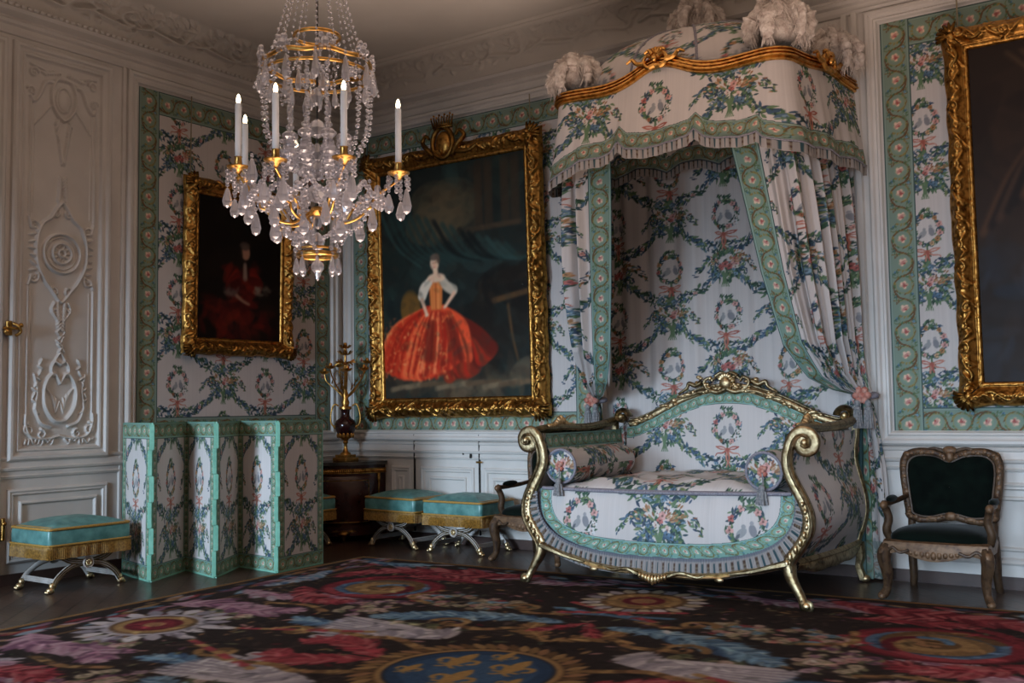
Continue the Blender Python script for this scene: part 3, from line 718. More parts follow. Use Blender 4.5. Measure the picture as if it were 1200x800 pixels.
# ------------------------------------------------------------------ paintings
def gilt_frame(t, w, h, band, depth, per, seed, mat, crest=False, corner=.045):
    """local: x across, z up from 0, room side is -y"""
    rel = frame_relief(band, per, seed); parts = []
    nt_ = max(24, int(band / .0055))
    for side in range(4):
        L = w if side % 2 == 0 else h
        ns_ = int(L / .009); S, T = np.meshgrid(np.linspace(0, 1, ns_), np.linspace(0, 1, nt_), indexing='ij')
        along = T * band + S * (L - 2 * T * band); inn = T * band
        rl = rel.sample(along - L / 2, T * band)[..., 0]
        prof = depth * (.35 + .65 * np.exp(-((T - .42) / .28) ** 2)) * np.clip(T * 14, 0, 1)
        prof = np.where(T > .78, depth * (.30 + .16 * np.sin((T - .78) / .22 * PI)), prof); prof = np.where(T > .985, .012, prof)
        e = np.minimum(along, L - along); cb = np.exp(-(e / (band * 1.25)) ** 2); cc = np.exp(-((along - L / 2) / (band * .7)) ** 2)
        dist = np.hypot(e - band * .45, T * band - band * .45)
        shell = .5 + .5 * np.cos(np.arctan2(T * band - band * .1, e - band * .1 + 1e-6) * 14)
        hgt = prof + rl * (1 + .5 * cb) * np.clip((1 - T) * 8, 0, 1) + corner * cb * np.exp(-((T - .4) / .35) ** 2) * (.55 + .45 * shell)
        hgt = hgt + corner * .8 * cc * np.exp(-((T - .40) / .32) ** 2) * (.6 + .4 * np.cos(along * 60) * np.cos(T * 14))
        # the outer edge wanders with the carving
        wob = (.016 * cb + .010 * cc + .005 * np.sin(along * 2 * PI / per * 2)) * (1 - T)
        inn = inn - wob
        if side == 0: X, Z = along - w / 2, inn
        elif side == 1: X, Z = w / 2 - inn, along
        elif side == 2: X, Z = w / 2 - along, h - inn
        else: X, Z = -w / 2 + inn, h - along
        parts.append((np.stack([X, -hgt, Z], -1), np.ones(X.shape + (3,))))
    Vs = np.vstack([p.reshape(-1, 3) for p, _ in parts]); off = 0; Fs = []
    for p, _ in parts: Fs.append(grid_faces(p.shape[0], p.shape[1], off, flip=False)); off += p.shape[0] * p.shape[1]
    fo = link_mesh('frame', Vs, np.vstack(Fs), mat, t)
    mb = MB()
    for sx in (-1, 1): mb.box((sx * (w / 2 - band / 2), .01, h / 2), (band - .02, .03, h - .04))
    for z in (band / 2, h - band / 2): mb.box((0, .01, z), (w - .04, .03, band - .02))
    mb.build('frame_back', M['dark'], t, smooth=False)
    # openwork corner scrolls
    for sx in (-1, 1):
        for z0, sz in ((0, 1), (h, -1)):
            mb = MB()
            c = np.array((sx * (w / 2 - band * .42), -depth * .95, z0 + sz * band * .42))
            for k in range(7):
                a = PI / 4 + (k - 3) * .34; d = np.array((-sx * math.cos(a), 0, sz * math.sin(a))) * -1
                mb.tube(catmull([c, c + d * band * .3 + (0, -.02, 0), c + d * band * .62], 5), [.020, .021, .021, .02, .02, .019, .018, .016, .014, .012, .008], 7, ry=.016)
            mb.ball(c + (0, -.012, 0), (.035, .03, .035), 10, 6)
            for s2 in (0, 1):
                d = np.array((-sx, 0, 0)) if s2 else np.array((0, 0, sz)); n_ = np.array((0, 0, sz)) if s2 else np.array((-sx, 0, 0))
                mb.tube(catmull([c + d * .08, c + d * band * .9 + n_ * .03 + (0, -.01, 0), c + d * band * 1.5 - n_ * .03, c + d * band * 2.0 + n_ * .01], 7), np.linspace(.022, .006, 22), 8)
            mb.build('corner_scroll', mat, t)
    if crest:
        mb = MB(); c = np.array((0, -depth * .8, h - .02))
        mb.ball(c + (0, -.01, .02), (.10, .05, .125), 18, 12); mb.tube(np.array([c + (.13 * math.cos(a), -.03, .02 + .155 * math.sin(a)) for a in np.linspace(0, 2 * PI, 30)[:-1]]), .026, 8, closed=True)
        for sg in (-1, 1):
            mb.tube(catmull([c + (sg * .12, -.02, -.10), c + (sg * .20, -.04, -.02), c + (sg * .27, -.02, .06), c + (sg * .22, -.03, .12), c + (sg * .17, -.03, .08)], 7), np.linspace(.032, .014, 29), 8)
            mb.tube(catmull([c + (sg * .16, -.02, -.08), c + (sg * .32, -.02, -.10), c + (sg * .46, -.01, -.04), c + (sg * .58, -.01, -.09)], 7), np.linspace(.030, .008, 22), 8)
        # crown above the shield: band, points, arches
        for k in range(9):
            x = (k - 4) * .028; mb.tube([c + (x, -.02 - .02 * math.cos(x * 9), .19), c + (x * 1.25, -.02 - .02 * math.cos(x * 9), .27 + .022 * (k % 2))], [.013, .006], 6); mb.ball(c + (x * 1.25, -.03, .285 + .022 * (k % 2)), .013, 6, 4)
        mb.tube(catmull([c + (-.12, -.01, .185), c + (0, -.05, .175), c + (.12, -.01, .185)], 8), .018, 8); mb.tube(catmull([c + (-.125, -.01, .21), c + (0, -.055, .20), c + (.125, -.01, .21)], 8), .010, 8)
        mb.build('crown_cartouche', mat, t)
def painting_canvas(t, w, h, band, cv, label=None):
    cw, ch = w - 2 * band + .02, h - 2 * band + .02
    X, Z = np.meshgrid(np.linspace(0, 1, int(cw / .010)), np.linspace(0, 1, int(ch / .010)), indexing='ij')
    col = cv.sample(X * cv.w, Z * cv.h)
    P = np.stack([(X - .5) * cw, np.full_like(X, -.014), band - .01 + Z * ch], -1)
    paint_grid('canvas', P, col, M['oil'], t)
def rods(t, h, top, xs=(0.0,)):
    mb = MB()
    for x in xs: mb.tube([(x, -.01, h - .1), (x, -.01, top)], .006, 6)
    mb.build('hanging_rod', M['rod'], t)
def blur(cv, n=1):
    for _ in range(n):
        a = cv.a; p = np.pad(a, ((1, 1), (1, 1), (0, 0)), 'edge'); cv.a = (p[:-2, 1:-1] + p[2:, 1:-1] + p[1:-1, :-2] + p[1:-1, 2:] + 2 * a) / 6
def scumble(cv, n, cols, lo, hi, alpha=.25, rg=None):
    x0, x1, y0, y1 = rg or (0, cv.w, 0, cv.h)
    for _ in range(n):
        a = rr.uniform(lo, hi); cv.stamp(rr.uniform(x0, x1), rr.uniform(y0, y1), a, a * rr.uniform(.25, .6), rr.uniform(0, PI), rr.choice(cols), alpha * rr.random())
# big painting: dim teal drapery, a lady in a wide orange-red gown
cv = Canvas(1.87, 2.39, .009, (.105, .125, .115), False, False)
scumble(cv, 90, [(.13, .19, .17), (.08, .10, .10), (.15, .22, .21), (.10, .13, .12)], .15, .4, .6)
for k in range(12): cv.stamp(.75 + rr.uniform(-.1, .35), 1.85 + rr.uniform(-.12, .2), .32, .2, rr.uniform(-.3, .3), (.30, .26, .19), .28)
for x in (1.30, 1.42, 1.62, 1.74): cv.stroke([(x, 1.72), (x, 2.35)], .055, .055, (.20, .16, .12), .35)
cv.stroke([(1.15, 1.68), (1.8, 1.70)], .03, .03, (.25, .20, .15), .4)
for k in range(16):      # folds of the hanging drapery
    x = .1 + k * .11; cv.stroke([(x - .15, 2.1 - .04 * k), (x + .1, 1.62 - .02 * k), (x + .45, 1.35)], .03, .012, rr.choice([(.16, .24, .23), (.06, .08, .08), (.13, .20, .19)]), .35)
scumble(cv, 60, [(.07, .06, .05), (.10, .08, .06)], .1, .3, .6, (1.15, 1.9, .3, 1.2))
cv.stroke([(1.45, .95), (1.87, 1.02)], .03, .03, (.28, .20, .12), .6); cv.stroke([(1.62, .9), (1.66, .6), (1.72, .35)], .018, .012, (.28, .20, .12), .55)
scumble(cv, 80, [(.23, .18, .13), (.30, .25, .18), (.17, .12, .09), (.36, .31, .24)], .06, .22, .5, (0, 1.87, 0, .30))
for k in range(9): cv.stroke([(.1 + .2 * k, .10 + .02 * (k % 3)), (.5 + .2 * k, .16)], .03, .02, rr.choice([(.36, .29, .21), (.28, .22, .16), (.40, .34, .26)]), .4)
for k in range(5): cv.stamp(.38 + rr.uniform(-.03, .03), .92 + rr.uniform(-.08, .08), .13, .17, 0, (.38, .27, .12), .45)
red = [(.66, .18, .10), (.76, .27, .15), (.56, .12, .07), (.80, .36, .21)]
dkr = [(.40, .12, .08), (.32, .09, .06), (.47, .16, .09), (.36, .13, .08)]
for k in range(30):      # dark mantle spread to the right
    t_ = k / 29; cv.stroke([(.86, .84), (1.02 + .20 * t_, .56 + .26 * t_ - .16 * t_ * t_), (.86 + .56 * t_, .22 + .06 * t_ + .20 * t_ ** 3)], .06, .075, rr.choice(dkr + red[2:3]), .75)
for k in range(46):      # the gown
    t_ = k / 45; top = np.array((.60 + .22 * t_, .92)); bot = np.array((-.06 + 1.18 * t_, .40 - .17 * math.sin(PI * min(1, t_ * 1.15)) ** .7))
    cv.stroke([top, (top * .5 + bot * .5) + np.array(((t_ - .5) * .20, .08)), bot], .035, .058, rr.choice(red), .75)
for k in range(9): cv.stroke([(.66 + .03 * k, .88), (.52 + .07 * k, .55), (.40 + .09 * k, .24 + .01 * abs(k - 4))], .010, .022, rr.choice(dkr[2:3] + [(.52, .13, .08), (.84, .42, .26)]), .45)
scumble(cv, 420, [(.84, .56, .30), (.80, .40, .22), (.62, .16, .10), (.86, .64, .40)], .007, .022, .8, (.02, .95, .20, .85))
for x0 in (.62, .84):
    for k in range(5): cv.stroke([(x0 + .02 * k, .80), (x0 + (.10 if x0 > .7 else -.06) + .03 * k, .38)], .012, .03, rr.choice(dkr), .30)
for k in range(10): cv.stroke([(.655 + .016 * k, 1.20), (.665 + .013 * k, .92)], .020, .018, rr.choice([(.72, .40, .20), (.64, .30, .15), (.78, .48, .26)]), .75)
for sg, ex, ey, hx_, hy_ in ((-1, .54, 1.02, .60, .86), (1, .96, 1.06, .84, .93)):
    for q in range(4): cv.stroke([(.73 + sg * .09, 1.20), (.73 + sg * .15 + rr.uniform(-.02, .02), 1.14), (ex, ey + .03)], .045, .055, rr.choice([(.74, .69, .62), (.66, .61, .54), (.80, .76, .69)]), .7)
    cv.stroke([(ex, ey), (ex * .4 + hx_ * .6, ey * .4 + hy_ * .6), (hx_, hy_)], .024, .018, (.78, .62, .51), .9); cv.stamp(hx_, hy_, .026, .016, .4, (.80, .65, .54))
cv.stamp(.735, 1.235, .115, .048, 0, (.82, .67, .56)); cv.stroke([(.735, 1.25), (.725, 1.33)], .032, .030, (.80, .65, .54)); cv.stamp(.718, 1.385, .056, .074, .12, (.84, .70, .59)); cv.stamp(.745, 1.38, .026, .06, .1, (.74, .57, .46), .5)
cv.stamp(.722, 1.45, .060, .036, .1, (.36, .31, .27)); cv.stamp(.768, 1.42, .02, .045, .2, (.34, .29, .25)); cv.stamp(.70, 1.392, .010, .005, 0, (.32, .22, .18)); cv.stamp(.733, 1.394, .009, .005, 0, (.32, .22, .18))
cv.stroke([(.715, 1.39), (.710, 1.365)], .005, .006, (.74, .56, .46)); cv.stamp(.715, 1.345, .013, .005, 0, (.66, .32, .28))
scumble(cv, 500, [(.12, .12, .10), (.16, .18, .16), (.20, .15, .11), (.09, .08, .07)], .02, .09, .28)
blur(cv, 2)
cv.a = np.clip(cv.a * 1.28 + .014, 0, 1)
pt = thing('painting', 'large portrait of a lady in orange-red gown, gilt frame topped by a crown', 'painting', (1.632, -.035, 1.275), 0, None, math.radians(1.75))
gilt_frame(pt, 2.285, 2.79, .205, .085, .62, 3, M['gold_frame'], True)
painting_canvas(pt, 2.285, 2.79, .205, cv); rods(pt, 2.79, 3.12, (1.02,))
# left portrait: a seated sitter in dark red on a near-black ground
cv = Canvas(1.04, 1.42, .007, (.055, .040, .034), False, False)
scumble(cv, 60, [(.075, .055, .045), (.04, .03, .03), (.085, .065, .05)], .1, .3, .5)
dk = [(.30, .07, .05), (.24, .055, .045), (.36, .10, .06), (.18, .04, .035)]
scumble(cv, 60, dk, .05, .14, .6, (.22, .92, .02, .36)); scumble(cv, 70, dk, .05, .12, .7, (.36, .72, .36, .74)); scumble(cv, 24, dk, .05, .1, .5, (.02, .35, .10, .45))
for q in range(5): cv.stroke([(.46 + .01 * q, .72 - .03 * q), (.38, .56 - .01 * q), (.44, .46)], .035, .045, rr.choice(dk), .6); cv.stroke([(.66, .72 - .03 * q), (.76, .60), (.74, .52)], .035, .04, rr.choice(dk), .6)
scumble(cv, 16, [(.34, .30, .27), (.26, .22, .20)], .03, .06, .6, (.34, .48, .44, .52)); scumble(cv, 14, [(.40, .37, .32), (.30, .27, .23)], .03, .07, .7, (.70, .90, .48, .58))
cv.stroke([(.47, .45), (.55, .40), (.63, .37)], .020, .014, (.44, .33, .27), .6)
cv.stroke([(.57, .78), (.575, .62)], .022, .03, (.45, .38, .33), .5); cv.stamp(.575, .90, .055, .08, .1, (.56, .41, .33), .9); cv.stamp(.565, .965, .065, .045, 0, (.24, .20, .18), .9); cv.stamp(.52, .88, .02, .08, .1, (.10, .08, .07), .8)
blur(cv, 3)
cv.a = np.clip(cv.a * 1.3 + .01, 0, 1)
pt = thing('painting', 'small dark gilt-framed portrait of a sitter in red, on the left wall', 'painting', (.03, -1.48, 1.915), PI / 2, None, math.radians(1.0))
gilt_frame(pt, 1.36, 1.70, .165, .07, .5, 8, M['gold_frame'], False, .030)
painting_canvas(pt, 1.36, 1.70, .165, cv); rods(pt, 1.70, 2.46, (-.62,))
# right painting, cut by the picture edge
cv = Canvas(2.0, 2.5, .010, (.16, .12, .10), False, False)
scumble(cv, 120, [(.21, .15, .11), (.13, .09, .08), (.25, .18, .13), (.15, .11, .09)], .1, .4, .5)
scumble(cv, 160, [(.20, .22, .26), (.15, .17, .21), (.27, .28, .32), (.18, .17, .18)], .06, .2, .6, (0, 2.0, 0, 1.0))
for k in range(14): cv.stroke([(.05 + .06 * k, 1.1 + .05 * k), (.25 + .06 * k, 1.5 + .05 * k), (.55 + .05 * k, 1.9)], .03, .01, rr.choice([(.32, .22, .15), (.12, .09, .08), (.28, .2, .15)]), .5)
for k in range(8): cv.stroke([(.28 + .1 * k, 2.42), (.5 + .1 * k, 2.2)], .012, .02, (.33, .26, .19), .4)
blur(cv, 3)
pt = thing('painting', 'dark gilt-framed painting cut off by the right edge, above the green armchair', 'painting', (6.42 + 1.11, -.035, 1.33), 0, None, math.radians(1.9))
gilt_frame(pt, 2.22, 2.82, .175, .085, .60, 21, M['gold_frame'], False, .05)
painting_canvas(pt, 2.22, 2.82, .175, cv); rods(pt, 2.82, 3.10, (-1.0,))

# ------------------------------------------------------------------ curule stools
def make_stool(label, loc, rz, group):
    t = thing('folding_stool', label, 'stool', loc, rz, group)
    L, D = .70, .54; hx, hy = L / 2, D / 2
    # cushion: rounded box with domed top
    def ringpts(ox, oy, z, rad=.03, n=8):
        out = []
        for cx, cy, a0 in ((1, -1, -PI / 2), (1, 1, 0), (-1, 1, PI / 2), (-1, -1, PI)):
            for k in range(n + 1):
                a = a0 + k / n * PI / 2; out.append((cx * (ox - rad) + rad * math.cos(a), cy * (oy - rad) + rad * math.sin(a), z))
        return np.array(out)
    rings = [ringpts(hx, hy, .355), ringpts(hx + .004, hy + .004, .40), ringpts(hx + .004, hy + .004, .455), ringpts(hx - .004, hy - .004, .485)]
    G = np.array(rings); mb = MB(); mb.grid(G.transpose(1, 0, 2), cu=True)
    mb.build('cushion_side', M['moire'], t)
    rings = []
    for k in range(9):
        f = 1 - k / 8.0; q = max(f, .02); rings.append(ringpts(hx * q, hy * q, .485 + .075 * (1 - f ** 2.2), .03 * q))
    mb = MB(); mb.grid(np.array(rings).transpose(1, 0, 2), cu=True); mb.build('cushion_top', M['moire'], t)
    mb = MB(); mb.tube(ringpts(hx - .001, hy - .001, .487), .011, 8, closed=True); mb.tube(ringpts(hx - .035, hy - .035, .497), .007, 6, closed=True); mb.build('braid', M['braid'], t)
    # bullion fringe: ribbed curtain round the seat
    per = ringpts(hx + .008, hy + .008, 0, .03, 6); per = np.vstack([per, per[:1]])
    d = np.r_[0, np.cumsum(np.linalg.norm(np.diff(per, axis=0), axis=1))]; n = 560
    s_ = np.linspace(0, d[-1], n, endpoint=False); px = np.interp(s_, d, per[:, 0]); py = np.interp(s_, d, per[:, 1])
    nx, ny = px / hx, py / hy; nn = np.maximum(np.abs(nx) ** 6, 0), np.maximum(np.abs(ny) ** 6, 0)
    ox, oy = np.sign(px) * nn[0], np.sign(py) * nn[1]; q = np.hypot(ox, oy) + 1e-6; ox, oy = ox / q, oy / q
    rib = .0055 * np.sin(s_ * 2 * PI / .0135) + .0025 * np.sin(s_ * 2 * PI / .11 + 2 * np.sin(s_ * 9))
    zs = [.368, .355, .33, .29, .262]; G = np.zeros((n, len(zs), 3))
    for k, z in enumerate(zs):
        a = (.2 if k < 2 else 1.0); G[:, k, 0] = px + ox * rib * a; G[:, k, 1] = py + oy * rib * a; G[:, k, 2] = z + (.0015 * np.sin(s_ * 61) if k == 4 else 0)
    mb = MB(); mb.grid(G, cu=True); mb.build('fringe', M['gold_fringe'], t)
    mb = MB(); mb.tube(np.stack([px[::8] + ox[::8] * .004, py[::8] + oy[::8] * .004, np.full(n // 8, .366)], 1), .008, 6, closed=True); mb.build('fringe_heading', M['braid'], t)
    for sy in (-1, 1):
        y = sy * (hy - .055)
        for sx in (-1, 1):       # each curved leg: from a foot up through the crossing to the seat on the other side
            up = catmull([(sx * .29, y, .37), (sx * .235, y, .29), (sx * .15, y, .232), (0, y, .205)], 7)
            dn = catmull([(0, y, .205), (sx * -.13, y, .183), (sx * -.235, y, .115), (sx * -.295, y, .03)], 7)
            path = np.vstack([up, dn[1:]]); path[:, 1] += sx * .004
            mb = MB(); mb.tube(path, .013, 10, ry=np.linspace(.020, .024, len(path)), up=(0, 0, 1)); lg = mb.build('leg', M['stool_white'], t)
            mb = MB()
            for off in (-.016, .016):
                pp = path.copy(); tg = np.gradient(path, axis=0); tg /= np.linalg.norm(tg, axis=1, keepdims=True)
                pp[:, 0] += -tg[:, 2] * off; pp[:, 2] += tg[:, 0] * off; pp[:, 1] += sy * .010; mb.tube(pp, .0055, 6)
            pp = path.copy(); pp[:, 1] += sy * .0125; mb.tube(pp, .0045, 6)
            mb.build('gilt_fillet', M['gold_bed'], lg)
            mb = MB(); fx = sx * -.30
            mb.ball((fx, y, .026), (.034, .028, .026), 10, 6); mb.ball((fx + sx * .012, y, .055), (.024, .024, .03), 8, 6)
            for k in (-1, 0, 1): mb.ball((fx - sx * .026, y + k * .014, .014), (.014, .008, .013), 6, 4)
            mb.build('paw_foot', M['gold_bed'], lg)
        mb = MB(); R = [[1, 0, 0], [0, 0, 1], [0, 1, 0]]
        mb.lathe([(0, .0), (.045, 0), (.047, .012), (.040, .020), (.034, .014), (.030, .014)], (0, 0, 0), 20)
        Mx = np.eye(4); Mx[:3, :3] = [[1, 0, 0], [0, 0, sy], [0, 1, 0]]; Mx[:3, 3] = (0, y + sy * .014, .205)
        md = mb.build('medallion', M['stool_white'], t, M=Mx)
        mb = MB(); mb.ball((0, y + sy * .024, .205), (.028, .012, .028), 12, 6)
        for k in range(8): mb.ball((.020 * math.cos(k * PI / 4), y + sy * .032, .205 + .020 * math.sin(k * PI / 4)), (.008, .006, .008), 6, 4)
        mb.build('rosette', M['gold_bed'], md)
    for sx in (-1, 1):
        mb = MB(); x = sx * .262
        for dz in (-.014, 0, .014): mb.tube([(x, -hy + .06, .085 + dz), (x, hy - .06, .085 + dz)], .009, 8)
        mb.build('stretcher', M['stool_white'], t)
    return t
G_ST = 'teal curule stools along the walls'
st = make_stool('teal silk fringed stool by the left picture edge, beside the folding screen', (.455, -3.51, 0), PI / 2, G_ST)
dup(st, (1.235, -.335, 0), -.07, 'teal fringed stool left of the pair on the back wall, right of the corner cabinet', G_ST)
dup(st, (2.045, -.385, 0), 0.0, 'teal fringed stool right of the pair on the back wall, next to the armchair', G_ST)
dup(st, (.33, -1.06, 0), PI / 2, 'teal fringed stool mostly hidden behind the right end of the folding screen', G_ST)

# ------------------------------------------------------------------ folding screen
scr = thing('folding_screen', 'six-leaf folding screen with floral silk leaves and mint green edges', 'screen', (.9, -2.3, 0))
org = (.9, -2.3, 0)
SP_ = [(.285, -2.925), (.868, -3.073), (.600, -2.525), (1.160, -2.663), (.855, -2.160), (1.411, -2.217), (1.357, -1.645)]
SH = 1.28
def leaf_panel(p, q, ph):
    p, q = np.array(p), np.array(q); d = q - p; L = np.linalg.norm(d); d /= L; n = np.array((d[1], -d[0]))   # n: room side
    th = .012
    def face(side):
        A, Z = np.meshgrid(np.linspace(.004, L - .004, int(L / .005)), np.linspace(.012, SH, int(SH / .005)), indexing='ij')
        dE = np.minimum(A, L - A); bw = .075; zt, zb = SH - Z, Z
        col = floral((A - L / 2) * 1.45 + .265, Z * .95 + ph)
        side_b = border(Z, dE, .075 / BW); top = border(A, np.minimum(zt, zb + 9) * 1.0, .13 / BW); bot = border(A, np.minimum(zb, .13), .13 / BW)
        m1 = dE < bw; col[m1] = side_b[m1]
        m2 = (zt < .13); col[m2] = top[m2]; m3 = (zb < .13); col[m3] = bot[m3]
        col[(m1 | m2 | m3)] = col[(m1 | m2 | m3)] * np.array((.96, 1.05, 1.04))
        P = np.stack([p[0] + d[0] * A + n[0] * th * side, p[1] + d[1] * A + n[1] * th * side, Z], -1)
        return (P if side > 0 else P[::-1]), (col if side > 0 else col[::-1])
    lf = multi_paint('screen_leaf', [face(1), face(-1)], M['silk_bed'], scr, org)
    mb = MB(); c = (p + q) / 2; R = [[d[0], -d[1], 0], [d[1], d[0], 0], [0, 0, 1]]
    mb.box((c[0], c[1], SH - .001), (L, 2 * th, .006), R); mb.box((c[0], c[1], .006), (L, 2 * th, .012), R)
    for e in (p, q): mb.box((e[0] * 1 + (c[0] - e[0]) * .012, e[1] + (c[1] - e[1]) * .012, SH / 2), (.008, 2 * th + .002, SH), R)
    mb.build('leaf_edge', M['mint'], lf, org, smooth=False)
    return d, n
dirs = [leaf_panel(SP_[k], SP_[k + 1], .30 + .0 * k) for k in range(6)]
for k in range(1, 6):
    x, y = SP_[k]; mb = MB()
    out = np.array(dirs[k - 1][0]) - np.array(dirs[k][0]); out /= np.linalg.norm(out)
    tx = np.array((-out[1], out[0]))
    sgn = 1 if k % 2 else -1
    for q in range(6):
        z0 = .01 + q * (SH - .02) / 6; sh = (.008 if q % 2 else -.008)
        cx = np.array((x, y)) + out * (.010 if sgn > 0 else .002) + tx * sh
        R = [[tx[0], -out[0], 0], [tx[1], -out[1], 0], [0, 0, 1]]
        mb.box((cx[0], cx[1], z0 + (SH - .02) / 12), (.034, .016, (SH - .02) / 6 - .003), R, bevel=.003)
    mb.build('hinge_strip', M['mint'], scr, org, smooth=False)

# ------------------------------------------------------------------ corner cabinet + candelabrum
cb = thing('corner_cabinet', 'dark mahogany corner cabinet with grey marble top in the corner', 'cabinet', (.04, -.04, 0))
def sector(r, z0, z1, mb, flat=.86):
    pl = [(0, 0)] + [(r * math.cos(a), r * math.sin(a)) for a in np.linspace(0, -PI / 2, 25)]; mb.prism(pl[::-1], z0, z1)
mb = MB(); sector(.625, .10, .785, mb); mb.build('cabinet_body', M['mahogany'], cb, smooth=False)
mb = MB(); sector(.655, .787, .822, mb); mb.build('marble_top', M['marble'], cb, smooth=False)
mb = MB(); sector(.635, .06, .10, mb); mb.build('cabinet_plinth', M['mahogany'], cb, smooth=False)
arc = lambda r, z, a0=0, a1=-PI / 2, n=24: np.array([(r * math.cos(a), r * math.sin(a), z) for a in np.linspace(a0, a1, n)])
mb = MB(); A_ = np.linspace(-.30, -PI / 2 + .30, 20)
G = np.array([[(r * math.cos(a), r * math.sin(a), z) for r, z in ((.626, .16), (.632, .17), (.632, .66), (.626, .67))] for a in A_]); mb.grid(G)
door = mb.build('cabinet_door', M['mahogany'], cb)
mb = MB()
for z in (.20, .63): mb.tube(arc(.634, z, -.36, -PI / 2 + .36), .0045, 6)
for a in (-.36, -PI / 2 + .36): mb.tube([(.634 * math.cos(a), .634 * math.sin(a), .20), (.634 * math.cos(a), .634 * math.sin(a), .63)], .0045, 6)
mb.build('door_fillet', M['ormolu'], door)
mb = MB()
for k, a in enumerate(np.linspace(-.02, -PI / 2 + .02, 46)):
    mb.ball((.632 * math.cos(a), .632 * math.sin(a), .725), (.010, .010, .016), 6, 4)
mb.tube(arc(.632, .745), .006, 6); mb.tube(arc(.632, .705), .006, 6); mb.build('ormolu_frieze', M['ormolu'], cb)
mb = MB()
for a in (-.16, -PI / 2 + .16):
    p = (.63 * math.cos(a), .63 * math.sin(a)); mb.ball((*p, .64), (.018, .018, .05), 8, 6); mb.tube([(*p, .62), (*p, .30)], [.012, .004], 6); mb.ball((*p, .685), .016, 8, 5)
mb.build('corner_mount', M['ormolu'], cb)
for a in (-.12, -PI / 2 + .12, -PI / 4):
    mb = MB(); p = (.56 * math.cos(a), .56 * math.sin(a), 0); mb.lathe([(.0, 0), (.018, 0), (.022, .02), (.028, .05), (.032, .065)], p, 12); mb.build('foot', M['ormolu'], cb)
mb = MB(); a = -PI / 4; mb.ball((.62 * math.cos(a), .62 * math.sin(a), .085), (.07, .07, .035), 12, 6)
for s_ in (-1, 1): mb.tube(catmull([(.62 * math.cos(a + s_ * d), .62 * math.sin(a + s_ * d), z) for d, z in ((.05, .08), (.15, .11), (.24, .08), (.28, .10))], 5), np.linspace(.018, .006, 16), 6)
mb.build('apron_mount', M['ormolu'], cb)

cd = thing('candelabrum', 'gilt flowering candelabrum rising from a dark red urn on the corner cabinet', 'candelabrum', (.335, -.30, .822))
mb = MB(); mb.box((0, 0, .02), (.20, .20, .04), bevel=.008); mb.box((0, 0, .055), (.16, .16, .03), bevel=.006)
mb.lathe([(.0, .07), (.06, .07), (.055, .085), (.03, .10), (.02, .14), (.017, .18), (.03, .20), (.022, .215), (.05, .24), (.075, .27), (.0, .272)], (0, 0, 0), 20); mb.build('pedestal', M['ormolu'], cd)
mb = MB(); mb.lathe([(.0, .25), (.05, .255), (.085, .285), (.108, .34), (.112, .39), (.098, .43), (.06, .455), (.045, .48), (.045, .53), (.055, .55), (0, .55)], (0, 0, 0), 28); mb.build('urn', M['porphyry'], cd)
mb = MB(); mb.lathe([(.045, .545), (.066, .55), (.066, .575), (.04, .585), (.0, .59)], (0, 0, 0), 20); mb.build('urn_rim', M['ormolu'], cd)
mb = MB()
for k in range(12): mb.ball((.08 * math.cos(k * PI / 6), .08 * math.sin(k * PI / 6), .275), (.018, .018, .032), 6, 5)
mb.build('leaf_cup', M['ormolu'], cd)
ax = np.array((math.cos(.62), math.sin(.62), 0))
for s_ in (-1, 1):
    mb = MB(); mb.tube(catmull([(*(ax * s_ * r)[:2], z) for r, z in ((.10, .35), (.15, .40), (.155, .50), (.12, .60), (.07, .585))], 7), .009, 8); mb.ball((*(ax * s_ * .108)[:2], .36), .022); mb.build('urn_handle', M['ormolu'], cd)
mb = MB(); mb.lathe([(.034, .58), (.045, .62), (.03, .66), (.036, .70), (.022, .74), (.014, .90), (.013, 1.12), (.012, 1.22)], (0, 0, 0), 12); mb.build('stem', M['ormolu'], cd)
def flower_socket(mb, c, r=.05, d=(0, 0, 1)):
    c = np.array(c, float)
    for k in range(8):
        a = k * PI / 4; v = np.array((math.cos(a), math.sin(a), 0)); mb.tube(catmull([c, c + v * r * .6 + (0, 0, r * .1), c + v * r * 1.1 + (0, 0, r * .55)], 4), np.linspace(.010, .014, 9), 6, ry=.005)
    mb.lathe([(0, 0), (.02, 0), (.026, .02), (.02, .045), (.016, .06), (.0, .05)], c, 10)
for r, z, a in ((.24, .93, 3.5), (.20, .98, 4.6), (.17, .95, 5.6), (.22, .96, .3), (.24, 1.04, 1.0), (.25, 1.01, 2.6), (.03, .95, -.9)):
    v = np.array((math.cos(a), math.sin(a), 0)); mb = MB()
    mb.tube(catmull([(0, 0, .66), v * r * .45 + (0, 0, .76), v * r * .9 + (0, 0, z - .08), v * r + (0, 0, z)], 7), np.linspace(.010, .006, 22), 7)
    for k in range(4):
        f = .3 + .17 * k; p = v * r * f + np.array((0, 0, .68 + (z - .70) * f)); mb.tube([p, p + (rr.uniform(-.05, .05), rr.uniform(-.05, .05), .05)], [.010, .002], 5, ry=.004)
    flower_socket(mb, v * r + (0, 0, z)); mb.build('branch', M['ormolu'], cd)
mb = MB(); flower_socket(mb, (0, 0, 1.13), .075); flower_socket(mb, (0, 0, 1.20), .06)
for k in range(10):
    a = k * .628; mb.tube(catmull([(0, 0, 1.02), (.05 * math.cos(a), .05 * math.sin(a), 1.05), (.11 * math.cos(a), .11 * math.sin(a), 1.02 + .03 * (k % 3))], 4), np.linspace(.008, .004, 9), 5, ry=.010)
mb.build('flower_finial', M['ormolu'], cd)

